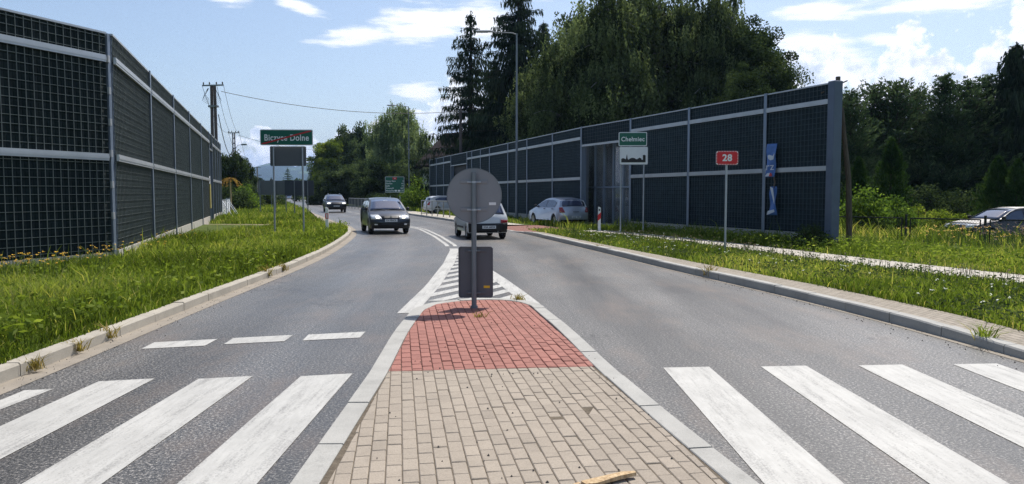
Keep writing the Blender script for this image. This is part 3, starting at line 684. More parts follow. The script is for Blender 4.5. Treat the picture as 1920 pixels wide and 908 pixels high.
# road number
s = thing('road_number_sign', 'small red road number sign reading 28 on a single thin pole', 'road sign', (5.86, 20.8, .12), R(-3))
pole(s, 0, 2.44, .03)
pn = panel(s, .60, .38, 2.56, M['signwhite'], M['signback'], rw=.004, r=.06)
MB().prism(rrect(.545, .325, .045, 5, 0, 2.56), -.024, -.0195).build('red_field', M['signred'], pn)
d = MB()
for k in range(12):
    for z in (2.56 - .171, 2.56 + .171): d.box((-.235 + k * .0427 - .011, -.0265, z - .017), (-.235 + k * .0427 + .011, -.0245, z + .017))
for k in range(7):
    for x in (-.281, .281): d.box((x - .017, -.0265, 2.56 - .125 + k * .0417 - .011), (x + .017, -.0245, 2.56 - .125 + k * .0417 + .011))
M['signred2'] = M['signred']; d.build('dashed_border', M['signred'], pn)
text('28', .25, M['signwhite'], pn, (0, -.028, 2.555), bold=.008)
# signs seen from behind on the island
s = thing('island_sign', 'grey backs of round sign and rectangular plate on the island post', 'road sign', (-.545, 10.95, .04), R(-2))
pole(s, 0, 1.97, .038, -.055, M['galv_dark'], z0=-.05)
MB().tube([(0, -.055, -.02), (0, -.055, .05)], .055, 10).build('base_collar', M['galv_dark'], s)
rd = MB().lathe([(.37, -.006), (.392, -.006), (.396, .004), (.396, .022), (.39, .026), (0.01, .026)], 56, Matrix.Translation((0, 0, 1.635))).build('round_plate', M['signback'], s)
MB().lathe([(.386, -.0065), (.386, -.012), (.396, -.012), (.396, -.0065)], 56, Matrix.Translation((0, 0, 1.635)), False).build('rim', M['galv_dark'], rd, True)
MB().lathe([(.36, .027), (.36, .030)], 48, Matrix.Translation((0, 0, 1.635))).build('face', M['signblue'], rd)
for z in (1.82, 1.425):
    MB().box((-.2, -.020, z - .012), (.2, -.0075, z + .038), .004).build('channel', M['signback'], rd); b = MB().box((-.10, -.034, z - .004), (.10, -.021, z + .022), .004)
    b.tube([(0, -.055, z - .004), (0, -.055, z + .022)], .044, 10); b.build('clamp', M['galv'], rd)
MB().box((.215, -.0105, 1.50), (.315, -.0065, 1.54)).build('sticker', M['signwhite'], rd)
rp = MB().prism(rrect(.50, .745, .04, 6, .02, .53), 0, .024).build('plate', M['signback_dark'], s)
ring = MB(); o_ = rrect(.50, .745, .04, 6, .02, .53); i_ = rrect(.476, .721, .03, 6, .02, .53); n = len(o_)
ring.v = [(p_[0], -.012, p_[1]) for p_ in o_] + [(p_[0], -.012, p_[1]) for p_ in i_] + [(p_[0], -.0005, p_[1]) for p_ in o_] + [(p_[0], -.0005, p_[1]) for p_ in i_]
for k in range(n):
    k2 = (k + 1) % n; ring.f += [(k, k2, n + k2, n + k), (k, 2 * n + k, 2 * n + k2, k2), (n + k, n + k2, 3 * n + k2, 3 * n + k)]
ring.build('rim', M['signback_dark'], rp)
MB().prism(rrect(.46, .70, .03, 5, .02, .53), .0245, .028).build('face', M['yellow'], rp)
for z in (.835, .225):
    MB().box((-.13, -.016, z - .012), (.17, -.001, z + .02), .004).build('channel', M['signback_dark'], rp); b = MB().box((-.09, -.03, z - .006), (.09, -.017, z + .014), .004); b.tube([(0, -.055, z - .006), (0, -.055, z + .014)], .044, 10); b.build('clamp', M['galv_dark'], rp)
MB().box((.135, -.003, .30), (.225, -.001, .335)).build('sticker', M['yellow'], rp)
# direction sign far ahead
s = thing('direction_sign', 'green direction sign listing five places with distances beside the far bend', 'road sign', (-11.55, 75.0, .1), R(6))
pole(s, -.45, 1.4, .045); pole(s, .5, 1.4, .045)
pn = panel(s, 1.86, 1.55, 2.52, M['signgreen'], M['signwhite'], r=.06)
MB().prism(rrect(.40, .22, .03, 4, 0, 3.13), -.026, -.021).build('red_box', M['signred'], pn); text('28', .18, M['signwhite'], pn, (0, -.028, 3.125))
for k, (a, b_) in enumerate((('Nowy Sącz', '5'), ('Gorlice', '41'), ('Jasło', '74'), ('Przemyśl', '207'), ('Muszynka', '57'))):
    z = 2.86 - .235 * k; text(a, .19, M['signwhite'], pn, (-.86, -.021, z), align='LEFT', bold=.004); text(b_, .19, M['signwhite'], pn, (.86, -.021, z), align='RIGHT', bold=.004)
for x in (.10, .42): MB().prism(rrect(.24, .16, .05, 4, x, 1.92), -.024, -.021).build('badge', M['signwhite'], pn)
# backs of two large boards and a warning sign by the far road
for (lab, x, y, w_, h_, z, m, px_, rz) in (('large dark grey board seen from behind, left of two beyond the Biczyce Dolne sign', -19.0, 60.5, 2.25, 1.12, 2.15, 'signback_dark', (-.98, .2, 1.0), R(8)),
                            ('larger darker board seen from behind, right of two beyond the Biczyce Dolne sign', -16.2, 58.0, 2.15, 1.15, 2.1, 'board_dark', (-.36, .62), R(8))):
    s = thing('sign_board', lab, 'road sign', (x, y, .05), rz, 'sign boards seen from behind')
    for q in px_: pole(s, q, z + h_ / 2 - .05, .04, -.06, M['galv_dark'])
    b = MB().prism(rrect(w_, h_, .04, 4, 0, z), 0, .03).build('board', M[m], s); MB().prism(rrect(w_ - .06, h_ - .06, .03, 4, 0, z), .031, .034).build('face', M['signgreen'], b)
    for q in (-.36, 0, .36): MB().box((-w_ / 2 + .05, -.02, z + q * h_ - .02), (w_ / 2 - .05, -.002, z + q * h_ + .02)).build('channel', M[m], b)
s = thing('warning_sign', 'triangular warning sign seen from behind above the far grey boards', 'road sign', (-25.9, 82, .05), R(10)); pole(s, 0, 3.35, .035, -.05, M['galv_dark'])
MB().prism([(-.5, 2.55), (.5, 2.55), (0, 3.42)], 0, .03).build('triangle', M['signback_dark'], s)
# delineator posts
def delin(label, loc, rz, red):
    s = thing('delineator_post', label, 'delineator', loc, rz, 'roadside delineator posts')
    MB().prism([(-.06, -.1), (.06, -.1), (.06, .95), (.05, 1.02), (-.05, 1.06), (-.06, 1.04)], -.05, .05).build('body', M['signwhite'], s)
    if red == 'bar':
        MB().box((-.066, -.058, .58), (.066, -.048, .80)).build('reflector_frame', M['signred'], s); MB().box((-.022, -.062, .61), (.03, -.0585, .77)).build('reflector', M['signwhite'], s)
    else:
        MB().prism([(-.066, .45), (.066, .56), (.066, .82), (-.066, .70)], -.057, .057).build('red_band', M['signred'], s); MB().box((-.03, -.06, .88), (.03, -.051, .96)).build('reflector', M['signblack'], s)
delin('white delineator post with a small red reflector at the tip of the left verge', (-7.65, 31.4, .1), R(8), 'bar')
delin('white delineator post with a slanted red band in tall grass before the right barrier doorway', (3.75, 32.6, .1), R(-6), 'band')

# ------------------------------------------------------------------ lamps, poles, cables
M['glassgrey'] = mat('lamp_glass', S(150, 156, 160), .2)
def lamp(label, loc, h, rz, arm):
    s = thing('street_lamp', label, 'street lamp', loc, rz, 'street lamps along the right side')
    MB().tube([(0, 0, -.3), (0, 0, 1.2), (0, 0, 1.25), (0, 0, h)], [.095, .09, .08, .05], 12).build('pole', M['galv_dark'], s, True)
    MB().tube([(0, 0, h - .06), (-.25, 0, h + .03), (-arm, 0, h + .12)], [.04, .035, .03], 8).build('arm', M['galv_dark'], s, True)
    hd = MB().box((-arm - .95, -.16, h + .09), (-arm + .02, .16, h + .2), .045).build('lamp_head', M['galv'], s); MB().box((-arm - .85, -.12, h + .074), (-arm - .2, .12, h + .088)).build('lens', M['glassgrey'], hd)
lamp('nearer tall grey street lamp in front of the right noise barrier', (.29, 47, .1), 11.35, R(0), 1.55)
lamp('farther grey street lamp standing in front of the willow', (-11.75, 87, .1), 11.5, R(0), 1.5)
M['insul'] = mat('insulator', S(96, 80, 74), .3); M['conc'] = mat('pole_concrete', S(138, 128, 122), .8)
def cross(root, z, w_):
    a = MB().box((-w_, -.05, z - .05), (w_, .05, z + .05)).build('crossarm', M['galv_dark'], root)
    for x in (-w_ + .08, -w_ * .33, w_ * .33, w_ - .08): MB().tube([(x, 0, z + .052), (x, 0, z + .12), (x, 0, z + .24)], [.02, .055, .04], 8).build('insulator', M['insul'], a, True)
P1 = Vector((-22.2, 57, 0)); P2 = Vector((-33.3, 91.5, 0))
s = thing('utility_pole', 'twin timber utility pole with a crossarm rising behind the far end of the left barrier', 'utility pole', P1, R(-10))
for x in (-.12, .13): MB().tube([(x * 1.5, 0, -.3), (x, 0, 9.7)], [.135, .11], 10).build('pole', M['polewood'], s, True)
for z in (4.8, 8.2): MB().box((-.34, -.17, z - .07), (.34, .17, z + .07)).build('band', M['galv_dark'], s)
cross(s, 9.75, .85)
lp = MB()
for k in range(5): lp.tube([(-.3 + .02 * k, -.2, 9.5), (-.55 - .05 * k, -.25, 9.1 - .12 * k), (-.2, -.22, 8.7 - .1 * k)], .013, 5); lp.tube([(.3, -.2, 9.5), (.55 + .06 * k, -.25, 9.0 - .1 * k), (.22, -.22, 8.5 - .1 * k)], .013, 5)
lp.build('jumper_wires', M['signblack'], s)
s = thing('utility_pole', 'dark lattice utility pole with a curved lamp arm beyond the left barrier', 'utility pole', P2, R(-12))
for x in (-.12, .12): MB().tube([(x * 2, 0, -.3), (x, 0, 9.0)], [.085, .07], 8).build('leg', M['polewood'], s, True)
b = MB()
for k in range(14): b.box((-.2 + k * .006, -.04, .5 + k * .6), (.2 - k * .006, .04, .62 + k * .6))
b.build('rungs', M['polewood'], s); cross(s, 9.0, .75)
MB().tube([(.1, 0, 7.0), (.5, 0, 7.5), (1.1, 0, 7.6)], .03, 8).build('lamp_arm', M['galv'], s, True); MB().box((1.0, -.12, 7.5), (1.7, .12, 7.68), .05).build('lamp_head', M['galv_dark'], s)
for (lab, x, y, h) in (('thin far utility pole among the left trees', -63.5, 184, 8.8), ('far grey utility pole standing left of the grey boards', -62.5, 187, 8.4)):
    s = thing('utility_pole', lab, 'utility pole', (x, y, 0), R(-10)); MB().tube([(0, 0, -.3), (0, 0, h)], [.2, .15], 8).build('pole', M['polewood'] if 'thin' in lab else M['conc'], s, True)
    MB().box((-.95, -.06, h - .25), (.95, .06, h - .12)).build('crossarm', M['galv_dark'], s); MB().box((.3, -.1, h - 2.2), (1.2, .1, h - 2.0)).build('lamp_head', M['galv_dark'], s)
M['wire'] = mat('cable_black', S(40, 40, 44), .6)
def cable(label, a, b_, sag, r=.014):
    a, b_ = Vector(a), Vector(b_); pts = [a.lerp(b_, k / 24) - Vector((0, 0, sag * 4 * (k / 24) * (1 - k / 24))) for k in range(25)]
    o = MB().tube(pts, r, 5).build('overhead_cable', M['wire'], None, True); tag(o, label, 'cable', 'overhead cables')
PR = Vector((-4.6, 68.5, 0))
s = thing('utility_pole', 'timber utility pole hidden among the drooping spruces behind the right barrier', 'utility pole', PR, R(20)); MB().tube([(0, 0, -.3), (0, 0, 9.3)], [.16, .12], 8).build('pole', M['polewood'], s, True); MB().box((-.6, -.05, 9.0), (.6, .05, 9.1)).build('crossarm', M['galv_dark'], s)
cable('long cable crossing the sky from the twin pole to the spruces on the right', P1 + Vector((.6, 0, 9.3)), PR + Vector((0, 0, 9.1)), .75, .022)
cable('slack upper cable from the left end of the twin pole crossarm to the lattice pole', P1 + Vector((-.8, 0, 9.7)), P2 + Vector((-.7, 0, 9.1)), 1.0)
cable('slack upper cable from the right end of the twin pole crossarm to the lattice pole', P1 + Vector((.8, 0, 9.7)), P2 + Vector((.7, 0, 9.1)), 1.0)
cable('slack upper cable from the middle of the twin pole crossarm to the lattice pole', P1 + Vector((.3, 0, 9.7)), P2 + Vector((.3, 0, 9.1)), 1.6)
cable('thick low cable sagging deep between the twin pole and the lattice pole', P1 + Vector((.35, 0, 7.6)), P2 + Vector((0, 0, 7.0)), 1.6, .03)
for k, (dx, lab) in enumerate(((-.65, 'left'), (.65, 'right'))): cable('faint far cable from the %s end of the lattice pole crossarm to the far poles' % lab, P2 + Vector((dx, 0, 9.1)), Vector((-63 + dx, 184.5, 8.7)), 2.4, .016)
cable('level faint cable leading right from the lattice pole behind the Biczyce Dolne sign', P2 + Vector((.6, 0, 8.7)), Vector((-42, 178, 12.5)), 1.0, .02)

# ------------------------------------------------------------------ railings and fences
M['railgalv'] = mat('railing_zinc', S(150, 152, 146), .5, .4); M['fence'] = mat('fence_black', S(30, 34, 34), .5, .2)
def railing(label, a, b_, n, bars):
    a, b_ = Vector(a), Vector(b_); d = b_ - a; L = d.length; s = thing('pedestrian_railing', label, 'railing', (a.x, a.y, .11), math.atan2(d.y, d.x), 'pedestrian railings along the far pavement')
    for k in range(n + 1): MB().box((L * k / n - .03, -.03, -.1), (L * k / n + .03, .03, 1.06)).build('post', M['railgalv'], s)
    MB().tube([(-.03, 0, 1.09), (L + .03, 0, 1.09)], .035, 8).build('top_rail', M['railgalv'], s, True)
    MB().box((0, -.02, .52 if not bars else .12), (L, .02, .58 if not bars else .17)).build('middle_rail', M['railgalv'], s)
    if bars:
        b = MB(); x = .14
        while x < L: b.box((x - .012, -.012, .17), (x + .012, .012, 1.06)); x += .34
        b.build('bars', M['galv_dark'], s)
railing('nearer grey pedestrian railing with two rails in front of the white parked car', (-6.85, 57.6), (-4.2, 51.2), 5, False)
railing('farther pedestrian railing with close upright bars behind the oncoming grey car', (-19.4, 90.5), (-14.6, 77.5), 6, True)
t = MT('chain_link'); trn = t.n('ShaderNodeBsdfTransparent'); wv = t.n('ShaderNodeTexChecker'); wv.inputs['Scale'].default_value = 60
mx = t.n('ShaderNodeMixShader'); mx.inputs[0].default_value = .32; t.t.links.new(trn.outputs[0], mx.inputs[1]); t.fin(S(60, 66, 62), .6); t.t.links.new(t.p.outputs[0], mx.inputs[2]); t.t.links.new(mx.outputs[0], t.o.inputs['Surface']); M['link'] = t.m
def fence(label, P, h, m, mm, zs=-.02, hang=False, strut=False):
    s = thing('wire_fence', label, 'fence', (P[0][0], P[0][1], zs)); o = Vector((P[0][0], P[0][1], 0))
    for i, (a, b_) in enumerate(zip(P, P[1:])):
        a = Vector((a[0], a[1], 0)) - o; b_ = Vector((b_[0], b_[1], 0)) - o; d = (b_ - a).normalized()
        MB().tube([a + Vector((0, 0, -.2)), a + Vector((0, 0, h + .14))], .04, 8).build('post', m, s)
        fr = MB(); i0, i1 = a + d * .14, b_ - d * .14
        fr.tube([i0 + Vector((0, 0, h)), i1 + Vector((0, 0, h))], .025, 6); fr.tube([i0 + Vector((0, 0, .05)), i0 + Vector((0, 0, h))], .022, 6); fr.tube([i1 + Vector((0, 0, .05)), i1 + Vector((0, 0, h))], .022, 6); fr.tube([i0 + Vector((0, 0, .1)), i1 + Vector((0, 0, .1))], .018, 6)
        f_ = fr.build('frame', m, s)
        me = MB(); L = (i1 - i0).length; x = 0
        u = Vector((0, 0, 1)); H = h - .12
        while x < L + H:                      # diagonal wires both ways
            for sg in (1, -1):
                xa, xb = (x, x - H) ; za, zb = 0, H
                if xa > L: za += xa - L; xa = L
                if xb < 0: zb += xb; xb = 0
                if zb - za > .02:
                    pa, pb = (xa, za), (xb, zb)
                    if sg < 0: pa, pb = (L - xa, za), (L - xb, zb)
                    me.tube([i0 + d * pa[0] + u * (.1 + pa[1]), i0 + d * pb[0] + u * (.1 + pb[1])], .0035, 3, False)
            x += .09
        me.build('wire_mesh', mm, f_)
        if strut: MB().tube([a + Vector((.9, -.3, 0)), a + Vector((0, 0, h))], .025, 6).build('strut', m, s)
    MB().tube([b_ + Vector((0, 0, -.2)), b_ + Vector((0, 0, h + .14))], .04, 8).build('post', m, s)
    return s
fence('low black framed wire fence running right from the right barrier end', [(11.4, 29.0), (13.7, 26.4), (15.4, 24.7), (18.6, 23.6), (22, 22.6)], .88, M['fence'], M['fence'])
fence('short grey wire fence with slanted struts at the far end of the left barrier', [(-20.7, 54.2), (-21.4, 57.0), (-22.4, 60.0), (-23.3, 62.8)], 1.15, M['galv'], M['galv_dark'], .1, strut=True)

# ------------------------------------------------------------------ house
M['render'] = mat('house_render', S(196, 196, 192), .85, 0, .08, .8); M['roof'] = mat('roof_tiles', S(44, 38, 40), .9, 0, .25, 1.5, .5, 3, .08); M['pane'] = mat('window_glass', S(30, 36, 44), .08)
h = thing('house', 'white house with a steep dark brown roof behind the spruces', 'house', (-11.9, 102, 0), R(10))
MB().box((0, 0, -.3), (12.6, 11, 5.29)).build('wall', M['render'], h)
b = MB(); b.add([(-1, -1, 5.3), (13, -1, 5.3), (13, 12, 5.3), (-1, 12, 5.3), (3.4, 5.5, 10.3), (13, 5.5, 10.3), (-1, -1, 5.5), (13, -1, 5.5), (13, 12, 5.5), (-1, 12, 5.5)], [(3, 2, 1, 0), (0, 1, 7, 6), (1, 2, 8, 7), (2, 3, 9, 8), (3, 0, 6, 9), (6, 7, 5, 4), (8, 9, 4, 5), (9, 6, 4), (7, 8, 5)]); rf = b.build('roof', M['roof'], h)
MB().box((7.8, 4, 8.2), (8.5, 4.8, 10.9)).build('chimney', M['render'], rf)
for (x, z) in ((.9, .9), (.9, 3.4), (3.6, 3.4), (6.4, 3.4), (3.6, .9), (6.4, .9)):
    f_ = MB().box((x, -.05, z), (x + 1.1, -.003, z + 1.35)).build('window', M['signwhite'], h); MB().box((x + .08, -.07, z + .08), (x + 1.02, -.052, z + 1.27)).build('pane', M['pane'], f_)
for (y, z) in ((1.2, .9), (1.2, 3.4), (4.5, 3.4)):
    f_ = MB().box((-.05, y, z), (-.003, y + 1.0, z + 1.35)).build('window', M['signwhite'], h); MB().box((-.07, y + .08, z + .08), (-.052, y + .92, z + 1.27)).build('pane', M['pane'], f_)
# plank on the island, its splinter
pk = MB()
pr = [(-.17, -.03), (-.10, -.045), (.05, -.035), (.17, -.03), (.175, .0), (.10, .022), (-.05, .03), (-.168, .03)]
pk.add([(x, y, 0) for x, y in pr] + [(x, y, .020 + .004 * math.sin(x * 20)) for x, y in pr], [tuple(range(8)), tuple(range(8, 16))] + [(i, (i + 1) % 8, (i + 1) % 8 + 8, i + 8) for i in range(8)])
o = pk.build('wood_plank', M['palewood'], None, False, None, (.565, 4.33, .037), R(22)); o.rotation_euler = (R(-4), R(-3), R(24)); tag(o, 'short broken piece of pale wood lying on the tan paving at the bottom', 'wood')
o = MB().box((-.025, -.012, 0), (.025, .012, .012), .003).build('wood_chip', M['palewood'], None, False, None, (.37, 4.24, .04), R(40)); tag(o, 'tiny pale wood chip beside the broken plank on the paving', 'wood')
# ------------------------------------------------------------------ cars
def carpaint(name, col, metal=.35):
    t = MT(name); c = t.ramp(t.noise(1.5, 4, .5, 'obj'), [(.3, sc_(col, .93)), (.7, sc_(col, 1.05))]); return t.fin(c, .32, metal, .5, .7)
M['cp_grey'] = carpaint('paint_dark_grey', S(54, 58, 64), .5); M['cp_black'] = carpaint('paint_black', S(22, 24, 28), .2); M['cp_white'] = carpaint('paint_white', S(206, 208, 208), 0); M['cp_silver'] = carpaint('paint_silver', S(186, 192, 202), .45)
M['carglass'] = mat('car_glass', S(58, 66, 90), .05, 0, .05, 3, coat=1.0); M['plastic'] = mat('black_plastic', S(26, 27, 30), .55, 0, .08, 5); M['tyre'] = mat('tyre', S(28, 28, 29), .85); M['rim'] = mat('wheel_rim', S(150, 154, 160), .35, .7)  # blue of the reflected sky is put into the car glass base colour
M['headlamp'] = mat('headlamp_glass', S(216, 220, 222), .12, .2, coat=1.0); M['lamp_glow'] = mat('glowing_headlamp', S(255, 250, 235), .2, emis=((1, .95, .8, 1), 1.6)); M['tail'] = mat('tail_lamp', S(150, 22, 28), .25, coat=.8); M['plate'] = mat('number_plate', S(222, 224, 224), .4); M['bleach'] = mat('bleached_paint', S(170, 167, 160), .6, 0, .25, 3)
M['chrome'] = mat('chrome', S(205, 208, 212), .15, 1)
class Car:
    def __init__(s, name, label, loc, heading, L, W, prof, belt, tw=.76, pk=.16, wheels=(.0, .0), wr=.30, paint='cp_grey', group=None):
        # prof: upper outline from the front bottom to the rear bottom, (x from rear bumper 0..1 of L, z)
        s.root = thing(name, label, 'car', loc, math.atan2(heading[1], heading[0]), group); s.L, s.W, s.belt, s.tw, s.pk = L, W, belt, tw, pk; s.wr = wr
        up = [((x - .5) * L, z) for x, z in prof]; s.up = up; s.zr = max(z for x, z in up)
        s.wx = [(q - .5) * L for q in wheels]; zb = up[0][1]; loop = list(up); ar = wr + .055
        for wx_ in s.wx[::-1] if s.wx[0] > s.wx[1] else s.wx:
            for k in range(9):
                a = math.pi - math.pi * k / 8; z = wr + ar * math.sin(a)
                loop.append((wx_ + ar * math.cos(a), max(zb, z)))
        s.mid = (0, .75)
        fs = [-1, -.975, -.90, -.7, -.35, 0, .35, .7, .90, .975, 1]; mb = MB(); n = len(loop)
        for f in fs:
            for (x, z) in loop: mb.v.append(s.pt(x, z, f))
        for i in range(len(fs) - 1):
            for k in range(n): mb.f.append((i * n + k, i * n + (k + 1) % n, (i + 1) * n + (k + 1) % n, (i + 1) * n + k))
        mb.f.append(tuple(range(n))); mb.f.append(tuple((len(fs) - 1) * n + k for k in range(n)))
        s.body = mb.build('body', M[paint], s.root, True)
        s.paint = paint
        for wx_ in s.wx:
            for sg in (-1, 1):
                Mx = Matrix.Translation((wx_, sg * (W / 2 - .115), wr)) @ (Matrix.Identity(4) if sg > 0 else Matrix.Rotation(math.pi, 4, 'Z'))
                wl = MB().lathe([(wr * .6, -.09), (wr * .93, -.09), (wr, -.06), (wr, .06), (wr * .93, .095), (wr * .64, .095), (wr * .62, .07)], 20, Mx).build('wheel', M['tyre'], s.root, True)
                rm = MB().lathe([(wr * .62, .06), (wr * .62, .088), (wr * .5, .085), (wr * .42, .07), (.02, .08)], 20, Mx)
                rm.build('rim', M['rim'], wl, True)
    def taper(s, z): 
        if z <= s.belt: return 1 - .05 * max(0, (.5 - z) / .5)
        return 1 - (1 - s.tw) * ((z - s.belt) / (s.zr - s.belt)) ** 1.15
    def pt(s, x, z, f, out=0):
        w_ = s.W / 2 * s.taper(z); e = max(0, (abs(x) - .27 * s.L) / (.23 * s.L)); a = abs(f)
        x2 = x - math.copysign(s.pk * (a ** 2.6) * e, x); z2 = z - (.045 * a ** 2.4 if z > s.belt * .8 else 0)
        if a > .985: x2 *= .988; z2 = .75 + (z2 - .75) * (.955 if z2 > .75 else .99)
        y = w_ * f * (1 if a < .985 else .995)
        return (x2, y, z2)
    def edge(s, z, front=True):
        P = s.up; h = max(range(len(P)), key=lambda i: (P[i][1]))
        seg = P[:h + 1] if front else P[h:][::-1]
        for (xa, za), (xb, zb) in zip(seg, seg[1:]):
            if min(za, zb) <= z <= max(za, zb) and abs(zb - za) > 1e-6: return xa + (xb - xa) * (z - za) / (zb - za), (zb - za, -(xb - xa))
        return seg[-1][0], (1, 0)
    def patch(s, name, m, z0, z1, f0, f1, front=True, off=.012, n=6, par=None, shape=None):
        mb = MB(); nz = 5
        for j in range(nz + 1):
            z = z0 + (z1 - z0) * j / nz; x, (nx_, nz_) = s.edge(z, front); l = math.hypot(nx_, nz_) or 1; nx_, nz_ = abs(nx_) / l * (1 if front else -1), abs(nz_) / l
            for i in range(n + 1):
                u, v = i / n, j / nz; f = f0 + (f1 - f0) * u
                if shape: f = shape(u, v, f0, f1)
                p = s.pt(x, z, f); mb.v.append((p[0] + nx_ * off, p[1], p[2] + nz_ * off * .9))
        for j in range(nz):
            for i in range(n):
                q = j * (n + 1) + i; mb.f.append((q, q + 1, q + n + 2, q + n + 1))
        o = mb.build(name, m, par or s.root, True); md = o.modifiers.new('t', 'SOLIDIFY'); md.thickness = .008; return o
    def sidewin(s, poly, name='side_window', m=None, par=None, off=.008):
        for sg in (-1, 1):
            mb = MB(); P = [((x - .5) * s.L, z) for x, z in poly]
            mb.add([(x, sg * (s.W / 2 * s.taper(z) * .995 + off), .75 + (z - .04 - .75) * .965) for x, z in P], [tuple(range(len(P)))])
            o = mb.build(name, m or M['carglass'], par or s.root); md = o.modifiers.new('t', 'SOLIDIFY'); md.thickness = .006
    def mirrors(s, x, z):
        for sg in (-1, 1):
            xx = (x - .5) * s.L; y = s.W / 2 * sg; b = MB().box((xx - .06, min(y * .97, y * 1.13), z - .06), (xx + .08, max(y * .97, y * 1.13), z + .07), .03); b.build('mirror', M['plastic'] , s.root, True)
    def handles(s, xs, z):
        for x in xs:
            for sg in (-1, 1):
                xx = (x - .5) * s.L; y = s.W / 2 * s.taper(z) * sg * .995; MB().box((xx - .09, min(y, y + .03 * sg), z - .018), (xx + .09, max(y, y + .03 * sg), z + .018), .008).build('door_handle', M['plastic'], s.root)
    def plate(s, z, txt, front=True, h=.11, w_=.52):
        x, _ = s.edge(z, front); sg = 1 if front else -1; x += sg * .03; o = MB().box((min(x, x + sg * .012), -w_ / 2, z - h / 2), (max(x, x + sg * .012), w_ / 2, z + h / 2)).build('licence_plate', M['plate'], s.root)
        if txt: q = text(txt, .10, M['signblack'], o, (x + sg * .014, 0, z), 'characters', width=.42, bold=.002, rot=(R(90), 0, R(90) if front else R(-90)), ext=.001)
    def wheelarch(s): pass
HATCH = lambda: None
# oncoming dark grey people carrier
c = Car('parked_car', '', (-5.72, 34.0, .0), (.30, -.954), 4.2, 1.72, [(.985, .24), (1.0, .40), (1.0, .55), (.985, .68), (.95, .79), (.86, .90), (.78, .985), (.62, 1.34), (.56, 1.46), (.48, 1.53), (.34, 1.555), (.16, 1.53), (.09, 1.46), (.02, 1.0), (.0, .78), (.0, .4), (.015, .24)], .98, .74, .26, (.80, .17), .31, 'cp_grey')
c.root.name = 'oncoming_car'; c.root['label'] = 'dark grey people carrier driving towards the viewer on the left lane, headlamps lit'
c.patch('windscreen', M['carglass'], 1.02, 1.46, -.88, .88); c.patch('bumper', M['plastic'], .26, .42, -.93, .93, off=.02); c.patch('grille', M['plastic'], .665, .755, -.42, .42, off=.014); c.patch('lower_grille', M['plastic'], .435, .50, -.62, .62)
for sg in (-1, 1):
    hl_ = c.patch('headlight', M['headlamp'], .63, .85, .50 * sg, .95 * sg, shape=lambda u, v, a, b: (a + (b - a) * u) + (-.08 + .16 * v) * (1 if a > 0 else -1) * (1 - u)); c.patch('bulb', M['lamp_glow'], .66, .75, .56 * sg, .72 * sg, off=.03, par=hl_); c.patch('fog_light', M['headlamp'], .38, .44, .66 * sg, .80 * sg, off=.03)
c.plate(.585, 'KN 70NCA'); e = MB(); x_, _ = c.edge(.72)
e.prism([(-.0, -.085), (.045, 0), (0, .085), (-.045, 0)], -.012, .0, Matrix.Translation((x_ + .035, 0, .715)) @ Matrix.Rotation(R(90), 4, 'Z')); em = e.build('emblem', M['chrome'], c.root)
MB().prism([(-.0, -.045), (.018, 0), (0, .045), (-.018, 0)], -.016, -.0125, Matrix.Translation((x_ + .035, 0, .715)) @ Matrix.Rotation(R(90), 4, 'Z')).build('emblem_centre', M['plastic'], em)
c.sidewin([(.735, 1.02), (.60, 1.40), (.50, 1.46), (.50, 1.02)]); c.sidewin([(.485, 1.02), (.485, 1.46), (.30, 1.46), (.30, 1.02)]); c.sidewin([(.285, 1.02), (.285, 1.45), (.14, 1.42), (.10, 1.05)]); c.patch('rear_window', M['carglass'], 1.03, 1.44, -.85, .85, False); c.mirrors(.72, 1.06); c.handles((.52, .32), .92)
for sg in (-1, 1): c.patch('tail_light', M['tail'], .85, 1.3, .86 * sg, .98 * sg, False)
b = MB()
for y0_, y1_ in ((.62, -.05), (-.10, -.62)):
    x0_, _ = c.edge(1.02); b.tube([(x0_ + .05, y0_, 1.015), (x0_ - .0, (y0_ + y1_) / 2, 1.05), (x0_ + .04, y1_, 1.03)], .012, 5)
b.build('wiper', M['plastic'], c.root); MB().tube([(-.1, .1, 1.53), (-.22, .1, 1.68)], .008, 5).build('antenna', M['plastic'], c.root); x0_, _ = c.edge(1.40); MB().box((x0_ - .03, -.1, 1.37), (x0_ + .03, .1, 1.41), .01).build('toll_tag', M['signwhite'], c.root)
# black crossover farther back; its headlamps only reflect, the bulb glow is added
c = Car('oncoming_car', 'black crossover farther back in the left lane with glow added to its reflecting headlamps', (-16.7, 71.5, 0), (.31, -.95), 4.5, 1.84, [(.985, .28), (1.0, .45), (1.0, .62), (.985, .80), (.95, .93), (.86, 1.03), (.75, 1.09), (.60, 1.48), (.55, 1.60), (.46, 1.66), (.3, 1.67), (.14, 1.62), (.08, 1.54), (.02, 1.1), (0, .85), (0, .45), (.015, .28)], 1.09, .74, .24, (.80, .18), .34, 'cp_black')
c.patch('windscreen', M['carglass'], 1.13, 1.58, -.88, .88); c.patch('bumper', M['plastic'], .3, .48, -.93, .93, off=.02); c.patch('grille', M['plastic'], .70, .82, -.4, .4)
for sg in (-1, 1): hl_ = c.patch('headlight', M['headlamp'], .78, .93, .52 * sg, .94 * sg); c.patch('bulb', M['lamp_glow'], .80, .90, .62 * sg, .86 * sg, off=.03, par=hl_); c.patch('tail_light', M['tail'], .9, 1.2, .7 * sg, .97 * sg, False)
c.plate(.60, 'KNS 4LV7'); c.sidewin([(.70, 1.13), (.58, 1.53), (.46, 1.57), (.46, 1.13)]); c.sidewin([(.445, 1.13), (.445, 1.57), (.2, 1.53), (.14, 1.15)]); c.mirrors(.70, 1.16); c.patch('rear_window', M['carglass'], 1.15, 1.52, -.85, .85, False)
